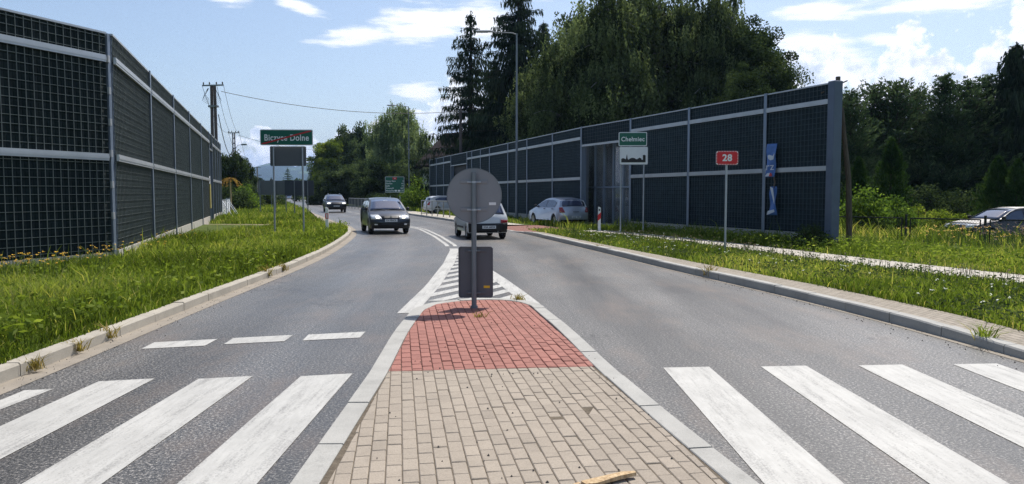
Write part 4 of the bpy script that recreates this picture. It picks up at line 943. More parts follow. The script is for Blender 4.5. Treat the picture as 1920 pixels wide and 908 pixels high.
for sg in (-1, 1): MB().tube([(.55 - .3, sg * .52, 1.66), (-.2, sg * .53, 1.72), (-1.2, sg * .53, 1.70), (-1.4, sg * .53, 1.63)], .018, 6).build('roof_rail', M['galv'], c.root)
# small white hatchback driving away, behind the round sign
c = Car('departing_car', 'small white hatchback driving away behind the round sign on the right lane', (-1.28, 30.0, 0), (-.25, .968), 3.35, 1.54, [(.985, .22), (1.0, .36), (1.0, .55), (.98, .72), (.90, .80), (.79, .88), (.60, 1.27), (.54, 1.37), (.45, 1.42), (.2, 1.42), (.10, 1.38), (.045, .96), (.012, .86), (0, .60), (0, .38), (.015, .24)], .90, .76, .18, (.83, .18), .265, 'cp_white')
c.patch('rear_window', M['carglass'], .95, 1.33, -.84, .84, False); c.patch('bumper', M['plastic'], .25, .60, -.985, .985, False, off=.025)
for sg in (-1, 1): c.patch('tail_light', M['tail'], .61, .75, .60 * sg, .97 * sg, False, off=.018); c.patch('headlight', M['headlamp'], .58, .70, .55 * sg, .93 * sg)
c.plate(.46, 'KNA 60058', False); c.patch('windscreen', M['carglass'], .92, 1.34, -.86, .86); c.patch('front_bumper', M['plastic'], .24, .44, -.95, .95, off=.02)
c.sidewin([(.75, .93), (.61, 1.25), (.50, 1.32), (.44, 1.32), (.44, .93)]); c.sidewin([(.42, .93), (.42, 1.32), (.16, 1.29), (.12, .95)]); c.mirrors(.74, .96); c.handles((.48,), .84)
c.sidewin([(.70, .42), (.70, .50), (.32, .50), (.32, .42)], 'side_moulding', M['plastic'], off=.014); MB().tube([(-1.5, -.35, .30), (-1.68, -.35, .29)], .025, 8).build('exhaust', M['galv_dark'], c.root); MB().box((-1.66, .16, .86), (-1.63, .2, .9)).build('lock', M['plastic'], c.root)
# silver hatchback parked by the barrier
CORSA = [(.985, .2), (1.0, .38), (.998, .55), (.975, .70), (.92, .80), (.80, .92), (.74, .97), (.58, 1.30), (.50, 1.42), (.42, 1.475), (.3, 1.48), (.14, 1.42), (.07, 1.34), (.03, 1.0), (.01, .86), (.0, .6), (.0, .42), (.02, .24)]
def hatch(name, label, loc, head, paint, group=None, txt='KNS 1GK3', L=3.99, W=1.70):
    c = Car(name, label, loc, head, L, W, CORSA, .96, .74, .24, (.81, .20), .30, paint, group)
    c.patch('rear_window', M['carglass'], 1.02, 1.36, -.86, .86, False, shape=lambda u, v, a, b: (a + (b - a) * u) * (.9 + .1 * math.sin(v * 3.1)))
    for sg in (-1, 1): c.patch('tail_light', M['tail'], .70, 1.0, .74 * sg, .985 * sg, False, off=.016, shape=lambda u, v, a, b: a + (b - a) * u + .12 * (v - .5) * (1 - u) * (1 if a > 0 else -1)); c.patch('headlight', M['headlamp'], .62, .82, .55 * sg, .96 * sg)
    c.plate(.47, txt, False); c.patch('bumper', M['plastic'], .24, .33, -.92, .92, False, off=.02); c.patch('windscreen', M['carglass'], 1.0, 1.41, -.88, .88); c.patch('grille', M['plastic'], .40, .50, -.5, .5)
    c.sidewin([(.70, 1.0), (.585, 1.27), (.50, 1.37), (.43, 1.40), (.43, .99)]); c.sidewin([(.415, .99), (.415, 1.40), (.26, 1.38), (.17, 1.26), (.19, 1.02)]); c.mirrors(.69, 1.03); c.handles((.46, .24), .88)
    c.patch('boot_handle', M['plastic'], .72, .75, -.2, .2, False, off=.02)
    return c
hatch('parked_car', 'silver hatchback parked on the grass in front of the right noise barrier', (2.40, 40.2, .06), (-.42, .907), 'cp_silver')
hatch('parked_car', 'white car parked behind the nearer pedestrian railing', (-5.15, 62.5, .1), (.93, .37), 'cp_white', txt='KNS 7UA2', L=4.3, W=1.72)
# derelict estate car in the weeds on the right
c = Car('derelict_car', 'derelict dark estate car with bleached bonnet and roof among tall weeds on the right', (20.2, 31.2, -.28), (-.985, -.17), 4.5, 1.72, [(.985, .25), (1.0, .45), (1.0, .62), (.985, .74), (.93, .83), (.80, .92), (.72, .96), (.58, 1.30), (.52, 1.40), (.44, 1.44), (.2, 1.44), (.10, 1.40), (.03, 1.0), (.0, .8), (0, .42), (.02, .25)], .95, .76, .2, (.80, .20), .3, 'cp_black')
mb = MB()
def sheet(xa, xb, n=8, f0=-.9, f1=.9):
    P = c.up; b = len(mb.v); xs_ = [xa + (xb - xa) * k / n for k in range(n + 1)]
    top = [q for q in P[4:12]]; X_ = [q[0] for q in top][::-1]; Z_ = [q[1] for q in top][::-1]
    for x in xs_:
        z = float(np.interp(x, X_, Z_))
        for i in range(9): p = c.pt(x, z, f0 + (f1 - f0) * i / 8); mb.v.append((p[0], p[1], p[2] + .012))
    for j in range(n):
        for i in range(8): q = b + j * 9 + i; mb.f.append((q, q + 1, q + 10, q + 9))
sheet((.93 - .5) * 4.5, (.735 - .5) * 4.5); o = mb.build('bonnet', M['bleach'], c.root, True); mb = MB(); sheet((.50 - .5) * 4.5, (.12 - .5) * 4.5); o = mb.build('roof', M['bleach'], c.root, True)
c.patch('windscreen', M['carglass'], .99, 1.36, -.88, .88)
for sg in (-1, 1): c.patch('headlight', M['headlamp'], .62, .76, .55 * sg, .93 * sg)
c.sidewin([(.69, .99), (.58, 1.27), (.52, 1.35), (.46, 1.37), (.46, .99)]); c.sidewin([(.445, .99), (.445, 1.37), (.28, 1.37), (.28, .99)]); c.sidewin([(.265, .99), (.265, 1.37), (.12, 1.34), (.07, 1.02)]); c.mirrors(.68, 1.02); c.handles((.48, .3), .88)
# traffic far along the straight
far = hatch('distant_car', 'silver car far ahead at the start of the straight, low under the grey boards', (-68, 232, 0), (-.31, .95), 'cp_silver', 'distant cars on the straight')
for lab, x, y, hd in (('white car farthest off, tiny, left of the distant silver car', -100, 318, (.31, -.95)), ('distant white car off the far road, right of the silver one', -53, 205, (.9, .3)), ('distant pale car waiting at the far side road, rightmost', -46.5, 196, (.95, .2))):
    q = copy_tree(far.root); q.location = (x, y, .02); q.rotation_euler = (0, 0, math.atan2(hd[1], hd[0])); q['label'] = lab
    for ch in q.children:
        if ch.name.startswith('body'): ch.data = ch.data.copy(); ch.data.materials[0] = M['cp_white']
# ------------------------------------------------------------------ foliage
M['bark'] = wood('bark', S(52, 44, 38), S(86, 76, 66)); M['birchbark'] = wood('birch_bark', S(70, 66, 62), S(190, 186, 178))
M['lf_birch'] = attr_leaf('birch_leaf', [(0, S(44, 54, 36)), (.5, S(78, 90, 58)), (1, S(132, 143, 98))], .3, (1.05, 1.12, .8, 1))
M['lf_willow'] = attr_leaf('willow_leaf', [(0, S(76, 92, 62)), (.5, S(114, 130, 90)), (1, S(164, 176, 130))], .34, (1.1, 1.15, .75, 1))
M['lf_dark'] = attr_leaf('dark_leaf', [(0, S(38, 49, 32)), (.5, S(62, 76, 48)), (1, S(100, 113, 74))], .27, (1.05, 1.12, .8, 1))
M['lf_spruce'] = attr_leaf('spruce_needle', [(0, S(28, 40, 30)), (.5, S(48, 61, 45)), (1, S(78, 90, 68))], .18, (1.05, 1.1, .85, 1))
M['lf_pine'] = attr_leaf('pine_needle', [(0, S(38, 54, 40)), (.5, S(68, 86, 60)), (1, S(108, 124, 88))], .28, (1.05, 1.1, .85, 1))
M['lf_thuja'] = attr_leaf('thuja_leaf', [(0, S(34, 52, 28)), (.5, S(52, 76, 36)), (1, S(82, 102, 56))], .28, (1.1, 1.15, .7, 1))
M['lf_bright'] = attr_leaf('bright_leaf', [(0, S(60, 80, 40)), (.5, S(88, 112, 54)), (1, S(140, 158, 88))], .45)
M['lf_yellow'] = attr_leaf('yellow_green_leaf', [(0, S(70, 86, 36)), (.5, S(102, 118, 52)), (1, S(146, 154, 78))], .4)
M['lf_dry'] = attr_leaf('dry_leaf', [(0, S(110, 84, 52)), (.5, S(146, 116, 74)), (1, S(176, 150, 100))], .4)
def quads(P, D, Sz, Wd, jit=.4):             # leaves: centre P, long axis D, half-length Sz, half-width Wd
    n = len(P); D = D + rng.normal(0, jit, (n, 3)); D /= np.linalg.norm(D, axis=1)[:, None] + 1e-9
    Rn = rng.normal(0, 1, (n, 3)); U = np.cross(D, Rn); U /= np.linalg.norm(U, axis=1)[:, None] + 1e-9
    Sz = np.asarray(Sz).reshape(-1, 1) * np.ones((n, 1)); Wd = np.asarray(Wd).reshape(-1, 1) * np.ones((n, 1))
    V = np.stack([P - D * Sz, P + U * Wd, P + D * Sz, P - U * Wd], 1).reshape(-1, 3)
    return V
def leafmesh(name, Vs, m, vals, parent):
    V = np.concatenate(Vs); F = np.arange(len(V)).reshape(-1, 4); return np_mesh(name, V, F, m, np.repeat(np.clip(np.concatenate(vals), 0, 1), 4), parent)
def lump(P, sc=1.6, seed=0):                 # clump-wise colour drift
    return .5 + .22 * np.sin(P[:, 0] * sc + seed) * np.cos(P[:, 1] * sc * 1.1 + seed * 2) + .16 * np.sin(P[:, 2] * sc * 1.3 + seed) + rng.normal(0, .14, len(P))
def broadleaf(root, H, Rr, m, bark, nl=26, hang=.0, leaf=.09, dens=1.0, base=.12, shape=.9, top=.5, clump=.75, lean=0):
    tr = MB(); tp_ = [(0, 0, -.3)]; x = y = 0
    for k in range(1, 9):
        x += random.uniform(-.1, .1) + lean * .1; y += random.uniform(-.1, .1); tp_.append((x, y, H * .93 * k / 8))
    r0 = .018 * H + .05; tr.tube(tp_, [r0 * (1 - .9 * k / 8) + .015 for k in range(9)], 8)
    Vs, vs = [], []; tpa = np.array(tp_)
    for k in range(nl):
        f = base + (.96 - base) * (k + random.random()) / nl; z0 = H * f * .93; p0 = np.array([np.interp(z0, tpa[:, 2], tpa[:, i]) for i in range(3)])
        a = k * 2.4 + random.uniform(-.5, .5); pr = max(.12, (math.sin(min(1, (1 - f) / (1 - top) if f > top else .55 + .45 * (f - base) / max(.01, top - base)) * math.pi / 2)) ** shape)
        L = Rr * pr * random.uniform(.65, 1.12); up = random.uniform(.35, .9) * (.6 + f * .7)
        pts = []
        for q in range(6):
            s_ = q / 5; pts.append(p0 + np.array([math.cos(a) * L * s_ + random.uniform(-.08, .08), math.sin(a) * L * s_ + random.uniform(-.08, .08), L * up * s_ - (.35 + hang * .3) * L * s_ * s_]))
        tr.tube(pts, [max(.012, r0 * .38 * (1 - f * .6) * (1 - .85 * q / 5)) for q in range(6)], 5, False)
        for q in ((2, 3, 4, 5) if not hang else (3, 5)):
            for _ in range(2):
                c = pts[q] + rng.normal(0, clump * .45, 3); n = int(115 * dens * (1 if not hang else 2.1) * random.uniform(.5, 1.3)); rad = clump * random.uniform(.6, 1.25) * (1 if not hang else .72); co_ = random.gauss(0, .2)
                if hang > 0:
                    ns = max(3, n // 12)
                    for _s in range(ns):
                        s0 = c + rng.normal(0, rad * .62, 3) * [1, 1, .8]; ln = hang * random.uniform(.5, 1.6); m_ = int(12 * max(.6, min(1.6, ln))); tt = np.linspace(0, 1, m_)
                        P = s0 + np.stack([tt * random.uniform(-.25, .25), tt * random.uniform(-.25, .25), -tt * ln], 1) + rng.normal(0, .06, (m_, 3))
                        Vs.append(quads(P, np.tile([0, 0, -1.0], (m_, 1)), leaf * rng.uniform(.7, 1.3, m_), leaf * .48, .55)); vs.append(lump(P, 1.2, k) + .1 + co_)
                else:
                    d = rng.normal(0, 1, (n, 3)); d /= np.linalg.norm(d, axis=1)[:, None]; P = c + d * (rng.random((n, 1)) ** .45) * rad * [1, 1, .72]
                    Vs.append(quads(P, rng.normal(0, 1, (n, 3)), leaf * rng.uniform(.7, 1.3, n), leaf * .62, .2)); vs.append(lump(P, 1.3, k) + co_)
    tr.build('trunk', bark, root, True); leafmesh('crown', Vs, m, vs, root)
def conifer(root, H, Rr, m, droop=.5, step=.42, sprig=.5, up=0.0, base=.04, power=.8, nb=7, dens=1.0):
    tr = MB(); tr.tube([(0, 0, -.3), (.05, 0, H * .4), (0, .04, H * .75), (0, 0, H)], [.02 * H, .014 * H, .007 * H, .015], 8)
    Vs, vs = [], []; z = H * base; k = 0
    while z < H - .15:
        f = z / H; L0 = Rr * (1 - f) ** power * (1 if f > .12 else .75) + .12
        for b in range(nb):
            a = b * 2 * math.pi / nb + k * .9 + random.uniform(-.35, .35); L = L0 * random.uniform(.55, 1.18); zz = z + random.uniform(-.2, .2)
            if random.random() < .08: continue
            n = max(4, int(L / .2)); t = np.linspace(.08, 1, n)
            ax = np.stack([np.cos(a) * t * L, np.sin(a) * t * L, zz - droop * L * t * (1 - .55 * t) + up * L * t * t], 1)
            tr.tube([ax[0] * [0, 0, 1]] + [tuple(p) for p in ax[::2]] , [.03 * (1 - .6 * f) + .01] + [.022 * (1 - .7 * i / len(ax[::2])) + .004 for i in range(len(ax[::2]))], 4, False)
            side = np.array([-math.sin(a), math.cos(a), 0]); rep = max(2, int((3 + 3 * min(1, L / 2)) * dens))
            P = np.repeat(ax, rep, 0); wdt = (.10 + .16 * L * (1 - abs(np.repeat(t, rep) - .45)))
            P = P + side * (rng.normal(0, 1, len(P)) * wdt)[:, None] + rng.normal(0, .05, P.shape)
            hl_ = sprig * rng.uniform(.35, 1.0, len(P)) * (.5 + .5 * (1 - f))
            if up > 0:
                D = np.stack([np.cos(a) * .6 + rng.normal(0, .5, len(P)), np.sin(a) * .6 + rng.normal(0, .5, len(P)), rng.uniform(.2, 1.1, len(P))], 1); Vs.append(quads(P, D, hl_ * .55, .035, .3))
            else:
                P2 = P.copy(); P2[:, 2] -= hl_ * .5; D = np.tile([0.0, 0, -1], (len(P), 1)); D[:, 0] += math.cos(a) * .25; D[:, 1] += math.sin(a) * .25; Vs.append(quads(P2, D, hl_ * .6, .045 + .02 * rng.random(len(P)), .22))
            vs.append(lump(P, 1.4, k * .3))
            P3 = ax + rng.normal(0, .05, ax.shape); D = np.tile([math.cos(a), math.sin(a), .15 + up], (len(ax), 1)); Vs.append(quads(P3, D, .16, .05, .4)); vs.append(lump(P3, 1.4, k) + .15)
        z += step * (1.15 - .5 * f); k += 1
    n = 24; P = np.stack([rng.normal(0, .06, n), rng.normal(0, .06, n), H - rng.random(n) * .8], 1); Vs.append(quads(P, np.tile([0, 0, 1.0], (n, 1)), .16, .035, .5)); vs.append(lump(P))
    tr.build('trunk', M['bark'], root, True); leafmesh('crown', Vs, m, vs, root)
def cone(root, H, Rr, m, n=5200, leaf=.075):
    MB().tube([(0, 0, -.3), (0, 0, H * .5), (0, 0, H * .9)], [.09, .05, .02], 6).build('trunk', M['bark'], root, True)
    t = rng.random(n) ** .75; a = rng.random(n) * 2 * np.pi; lob = 1 + .24 * np.sin(a * 5 + t * 14) + .2 * np.sin(a * 9 - t * 31) + .12 * np.sin(t * 47)
    r = Rr * (1 - t) ** .72 * lob * (rng.random(n) ** .28) * np.clip(.55 + t * 4, 0, 1); P = np.stack([np.cos(a) * r, np.sin(a) * r, t * H], 1)
    leafmesh('crown', [quads(P, np.stack([np.cos(a) * .4, np.sin(a) * .4, np.ones(n)], 1), leaf * rng.uniform(.8, 2.4, n), leaf * .4, .5)], m, [lump(P, 2.4)], root)
def bush(root, W_, D_, H, m, n=4000, leaf=.06, clumps=24, twig=True, spike=0):
    tr = MB(); Vs, vs = [], []
    for k in range(clumps):
        a = random.random() * 6.28; q = math.sqrt(random.random()); x, y = math.cos(a) * q * W_, math.sin(a) * q * D_; h = H * (1 - .55 * q * q) * random.uniform(.55, 1.05)
        if twig: tr.tube([(x * .35, y * .35, -.1), (x * .75, y * .75, h * .5), (x, y, h * .95)], [.03, .02, .006], 4, False)
        m_ = n // clumps; s_ = min(1.0, max(.22, .24 * H))
        for (zc, w_) in ((h * .9, .4), (h * .55, .35), (h * .22, .25)):
            j = int(m_ * w_); d = rng.normal(0, 1, (j, 3)); d /= np.linalg.norm(d, axis=1)[:, None]; P = np.array([x, y, zc]) * [(.7 + .3 * zc / h)] * 3 if False else np.array([x, y, zc]) + d * (rng.random((j, 1)) ** .5) * s_ * [1.15, 1.15, .9]
            P[:, 2] = np.maximum(P[:, 2], .02); Vs.append(quads(P, rng.normal(0, 1, (j, 3)) + [0, 0, spike], leaf * rng.uniform(.7, 1.4, j), leaf * .6, .2)); vs.append(lump(P, 2.2, k))
    if twig: tr.build('stems', M['bark'], root, True)
    leafmesh('foliage', Vs, m, vs, root)
def X(px, Y): return (px - 960) / 1424 * Y
def Hh(py, Y): return 1.7 + (364 - py) / 1424 * Y + .2
def tree(name, label, px, py, Y, cat='tree', group=None): return thing(name, label, cat, (X(px, Y), Y, 0), random.uniform(0, 6.28), group), Hh(py, Y)
DS = 'drooping spruces behind the right noise barrier'; BR = 'broadleaved trees behind the right noise barrier'; RC = 'conifers on the right behind the derelict car'
def tcopy(src, label, px, py, Y, kx=1.0, h0=10, group=None, lean=0):
    c = copy_tree(src); c.location = (X(px, Y), Y, 0); k = Hh(py, Y) / h0; c.scale = (k * kx, k * kx, k); c.rotation_euler = (0, 0, random.uniform(0, 6.28)); c['label'] = label
    if group: c['group'] = group
    return c
# spruces
s, H = tree('spruce_tree', 'drooping dark spruce left of the taller spruces, its left branches bare against the sky', 884, 30, 80, group=DS); conifer(s, H, 7.2, M['lf_spruce'], .30, .85, 1.15, 0, .12, .8, 6, 1.15)
s, H = tree('spruce_tree', 'tallest drooping dark spruce, its top cut by the upper picture edge, behind the street lamp', 972, -50, 74, group=DS); conifer(s, H, 7.0, M['lf_spruce'], .30, .72, 1.2, 0, .06, .75, 7, 1.4)
_sp = s; _sh = H
tcopy(_sp, 'shorter drooping spruce between the two tall spruces, partly hidden', 928, 118, 86, .95, _sh, DS); tcopy(_sp, 'drooping spruce just behind the street lamp pole, merging with the birches', 1018, 48, 80, .9, _sh, DS)
# birches: three grown, others copied
s1, H1 = tree('birch_tree', 'weeping birch with light green top just right of the tallest spruce', 1065, 62, 62, group=BR); broadleaf(s1, H1, 3.6, M['lf_birch'], M['birchbark'], 42, 1.0, .125, 1.6, .05, .6, .45, 1.1)
s2, H2 = tree('birch_tree', 'broad weeping birch reaching the top of the picture above the doorway', 1150, -30, 60, group=BR); broadleaf(s2, H2, 4.2, M['lf_birch'], M['birchbark'], 54, 1.1, .125, 1.7, .05, .6, .45, 1.25)
s3, H3 = tree('ash_tree', 'round dark leafy tree at the right end of the tall tree row', 1412, 42, 58, group=BR); broadleaf(s3, H3, 3.3, M['lf_dark'], M['bark'], 40, 0, .10, 1.5, .04, .6, .5, 1.0)
tcopy(s1, 'tall weeping birch with two tops right of the broad birch', 1232, -30, 63, 1.0, H1, BR); tcopy(s2, 'slim tall birch whose narrow top stands against blue sky', 1345, -20, 60, .78, H2, BR)
tcopy(s1, 'mid height birch filling the gap behind the broad birch', 1195, 60, 70, 1.1, H1, BR); tcopy(s3, 'dark leafy tree between the slim birch and the double topped birch', 1290, 48, 66, 1.5, H3, BR)
tcopy(s3, 'low spreading dark tree nearest the sky gap above the barrier', 1438, 118, 64, .95, H3, BR); tcopy(s3, 'dark leafy tree behind the slim tall birch', 1375, 60, 68, 1.25, H3, BR); tcopy(s2, 'shaded birch low behind the street lamp', 1012, 140, 68, 1.3, H2, BR)
tcopy(s3, 'lowest dark tree close behind the barrier left of the doorway', 1100, 195, 70, 1.5, H3, BR); tcopy(s3, 'dark undergrowth tree close behind the barrier above the Chełmiec sign', 1200, 150, 72, 1.4, H3, BR); tcopy(s3, 'dark undergrowth tree close behind the barrier above the 28 sign', 1330, 140, 71, 1.3, H3, BR)
tcopy(s3, 'dark small tree between the spruces and the weeping birch', 945, 225, 79, 1.5, H3, BR); tcopy(s3, 'rightmost small dark tree leaning over the barrier top', 1395, 125, 52, .9, H3, BR)
tcopy(s1, 'weeping birch close left of the broad birch, behind its crown', 1105, 15, 67, 1.15, H1, BR); tcopy(s2, 'shaded tall birch behind the double topped birch', 1262, 5, 70, 1.2, H2, BR)
# conifers on the right
c1, h1 = tree('pine_tree', 'dark pine with upright shoots next to the timber post', 1590, 176, 52, group=RC); conifer(c1, h1, 2.8, M['lf_pine'], .15, .40, .55, .6, .03, .5, 8, 1.8)
c2, h2 = tree('spruce_tree', 'pointed dark spruce with dense crown in the middle of the right conifer row', 1763, 148, 54, group=RC); conifer(c2, h2, 2.9, M['lf_pine'], .2, .36, .6, .4, .03, .6, 9, 1.9)
c3, h3 = tree('spruce_tree', 'tall drooping spruce near the right picture edge, taller than the row', 1893, 88, 54, group=RC); conifer(c3, h3, 2.2, M['lf_spruce'], .5, .5, 1.5, 0, .04, .4, 6, 2.0)
for (lab, src, h0, px, py, Y, kx) in (('dark pine second from the timber post', c1, h1, 1632, 165, 56, 1.1), ('broad dark pine with spiky shoots third from the timber post', c1, h1, 1672, 160, 55, 1.2), ('pine just left of the dense pointed spruce', c1, h1, 1712, 172, 58, 1.1), ('short pine with separate tips right of the dense pointed spruce', c1, h1, 1806, 158, 55, 1.2),
    ('dense dark spruce left of the tallest drooping one', c2, h2, 1842, 150, 56, 1.2), ('dark spruce cut by the right picture edge', c2, h2, 1930, 150, 56, 1.1), ('shaded pine in the second row behind the timber post', c1, h1, 1572, 190, 62, 1.4), ('shaded spruce in the second row behind the broad pine', c2, h2, 1660, 225, 66, 1.6), ('shaded spruce in the second row behind the pointed spruce', c2, h2, 1740, 215, 66, 1.6),
    ('shaded spruce in the second row left of the drooping spruce', c2, h2, 1860, 220, 66, 1.7), ('shaded pine in the second row above the derelict car', c1, h1, 1795, 225, 64, 1.6)): tcopy(src, lab, px, py, Y, kx, h0, RC)
TH_ = 'cone shaped thujas on the right'
for (lab, px, py, Y, r_) in (('small cone shaped thuja beside the leaning trunk', 1607, 305, 40, .95), ('largest cone shaped thuja in the middle of the right side', 1668, 268, 41, 1.25), ('cone shaped thuja left of the edge thuja, above the derelict car', 1868, 302, 42, 1.3), ('cone shaped thuja at the right picture edge', 1905, 308, 41, 1.2)):
    s, H = tree('thuja_tree', lab, px, py, Y, 'tree', TH_); cone(s, H, r_, M['lf_thuja'])
# shrubs on the right
SH = 'shrubs in the right-hand plot'
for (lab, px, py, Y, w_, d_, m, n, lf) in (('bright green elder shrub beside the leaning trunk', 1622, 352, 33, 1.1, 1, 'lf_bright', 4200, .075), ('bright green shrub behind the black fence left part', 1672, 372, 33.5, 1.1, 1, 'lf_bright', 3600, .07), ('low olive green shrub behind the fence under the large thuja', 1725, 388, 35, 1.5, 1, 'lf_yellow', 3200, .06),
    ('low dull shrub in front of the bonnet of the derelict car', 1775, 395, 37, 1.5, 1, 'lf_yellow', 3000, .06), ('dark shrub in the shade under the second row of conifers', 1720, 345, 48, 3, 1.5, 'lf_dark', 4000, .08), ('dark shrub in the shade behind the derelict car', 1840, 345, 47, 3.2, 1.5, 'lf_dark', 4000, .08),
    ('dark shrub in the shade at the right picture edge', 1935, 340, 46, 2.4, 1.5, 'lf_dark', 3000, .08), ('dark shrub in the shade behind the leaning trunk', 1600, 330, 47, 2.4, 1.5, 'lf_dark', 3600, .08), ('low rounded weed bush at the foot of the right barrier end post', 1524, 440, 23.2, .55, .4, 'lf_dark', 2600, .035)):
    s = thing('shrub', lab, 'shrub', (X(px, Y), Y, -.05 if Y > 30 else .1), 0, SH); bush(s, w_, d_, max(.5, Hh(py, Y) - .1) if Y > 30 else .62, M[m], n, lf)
# shrubs behind the clear screen
for (lab, x, y, h, m) in (('dark shrub seen through the left of the clear doorway screen', 5.2, 41.5, 4.2, 'lf_dark'), ('green shrub seen through the right of the clear doorway screen', 7.4, 38.6, 3.2, 'lf_birch'), ('tall dark shrub in the shade deep behind the clear screen', 7.2, 44, 5.4, 'lf_dark')):
    s = thing('shrub', lab, 'shrub', (x, y, 0), 0, 'shrubs behind the doorway'); bush(s, 1.5, 1.2, h, M[m], 4000, .075)
# middle distance
MD = 'trees beyond the far bend'
s, H = tree('willow_tree', 'large pale green weeping willow left of the house', 752, 196, 112, group=MD); broadleaf(s, H, 4.7, M['lf_willow'], M['bark'], 46, 1.7, .13, 1.9, .1, .55, .5, 1.15)
wl = s; wh = H
m1, mh = tree('lime_tree', 'round yellowish green tree right of the Biczyce Dolne sign', 622, 264, 150, group=MD); broadleaf(m1, mh, 3.9, M['lf_yellow'], M['bark'], 36, 0, .15, 1.6, .08, .6, .5, 1.05)
m2, mh2 = tree('maple_tree', 'dark green round tree behind the far black crossover', 655, 318, 135, group=MD); broadleaf(m2, mh2, 4.2, M['lf_dark'], M['bark'], 30, 0, .15, 1.5, .03, .6, .5, 1.1)
for (lab, src, h0, px, py, Y, kx) in (('narrow dark tree between the yellowish tree and the willow', m2, mh2, 668, 262, 155, .55), ('dark green tree left against the willow', m2, mh2, 697, 285, 140, .8), ('dark tree left of the yellowish round tree', m2, mh2, 600, 318, 165, .5), ('pale green tree behind the right flank of the willow', m1, mh, 702, 262, 165, .8), ('dark tree between willow and house', m2, mh2, 775, 300, 118, .7),
     ('dark low tree under the willow behind the direction sign', m2, mh2, 735, 318, 104, 1.1), ('dark low tree beside the house wall', m2, mh2, 758, 336, 98, .8), ('dark low tree right of the yellowish tree', m2, mh2, 640, 330, 120, 1.3), ('dark low tree left of the direction sign', m2, mh2, 705, 335, 110, 1.1), ('farthest dark tree under the right grey board', m2, mh2, 596, 338, 190, .7), ('second farthest dark tree in line with the far side road', m2, mh2, 608, 342, 210, .9)): tcopy(src, lab, px, py, Y, kx, h0, MD)
s, H = tree('spruce_tree', 'small dark spruce far away in front of the blue hills', 541, 316, 270, group=MD); conifer(s, H, 4.2, M['lf_pine'], .3, .8, .9, .1, .02, .8, 7, 1.2)
for (lab, px, py, Y, w_, d_, m, lf, n) in (('bright rounded bush behind the direction sign and lamp', 792, 336, 84, 2.3, 1.6, 'lf_bright', .11, 5200), ('dark bush under the direction sign', 742, 352, 88, 3.2, 1.6, 'lf_dark', .11, 5200), ('long dark hedge behind the black crossover', 655, 345, 118, 6.5, 2, 'lf_dark', .13, 9000), ('dark hedge at the far side road', 600, 350, 175, 7, 2, 'lf_dark', .16, 7000)):
    s = thing('bush', lab, 'bush', (X(px, Y), Y, .05), 0, 'bushes along the far bend'); bush(s, w_, d_, Hh(py, Y), M[m], n, lf, 34)
# trees on the left beyond the barrier
LT = 'trees beyond the left barrier'
for (lab, px, py, Y, kx, src, h0) in (('dark leafy tree just right of the left barrier end', 430, 306, 92, .62, m2, mh2), ('dark leafy tree behind the lattice pole', 447, 312, 104, .55, m2, mh2), ('dark leafy tree left of the far utility poles', 462, 328, 118, .5, m2, mh2), ('shaded tree hidden behind the left barrier end', 412, 312, 100, .8, m2, mh2)): tcopy(src, lab, px, py, Y, kx, h0, LT)
for (lab, px, py, Y, w_, m) in (('bright green climbing bush on the grey wire fence', 460, 352, 74, 1.0, 'lf_bright'), ('dark bush beside the left grey board', 497, 362, 96, 2.2, 'lf_dark'), ('dark bush behind the short grey wire fence', 436, 352, 72, 1.9, 'lf_dark'), ('green bush between the fence and the far poles', 473, 366, 88, 1.4, 'lf_birch'), ('dark bush far along the left verge', 512, 366, 150, 3.5, 'lf_dark')):
    s = thing('bush', lab, 'bush', (X(px, Y), Y, .05), 0, 'bushes beyond the left barrier'); bush(s, w_, w_ * .8, Hh(py, Y), M[m], 4600, .095, 26)
s = thing('withered_tree', 'small withered tree with brown drooping leaves beside the left barrier end', 'tree', (X(433, 66), 66, .05)); MB().tube([(0, 0, -.2), (.05, 0, 1.6), (0, 0, 3.0)], [.09, .07, .04], 7).build('trunk', M['palewood'], s, True)
Vs, vs = [], []
for k in range(16):
    a = k * 2.4; t_ = np.linspace(0, 1, 26); L = random.uniform(.7, 1.25); P = np.stack([np.cos(a) * t_ * L, np.sin(a) * t_ * L, 2.95 + .35 * t_ - 1.0 * t_ ** 2], 1) + rng.normal(0, .04, (26, 3)); Vs.append(quads(P, np.tile([math.cos(a), math.sin(a), -.5], (26, 1)), .10, .03, .4)); vs.append(lump(P))
leafmesh('crown', Vs, M['lf_dry'], vs, s)
# far woods
Vs, vs = [], []
for k in range(420):
    a = random.uniform(-33, -9); d = random.uniform(420, 900); h = random.uniform(5, 13); x, y = d * math.sin(R(a)), d * math.cos(R(a))
    if RL(min(y, 790)) - 6 < x < RR(min(y, 790)) + 6 and y < 790: continue
    n = 60; q = rng.normal(0, 1, (n, 3)); q /= np.linalg.norm(q, axis=1)[:, None]; P = np.array([x, y, h * .5]) + q * [h * .5, h * .5, h * .5]; Vs.append(quads(P, rng.normal(0, 1, (n, 3)), h * .17, h * .12, .2)); vs.append(lump(P, .2, k))
o = leafmesh('far_wood', Vs, M['lf_dark'], vs, None); tag(o, 'dark band of far trees at the foot of the blue hills', 'wood', kind='stuff')

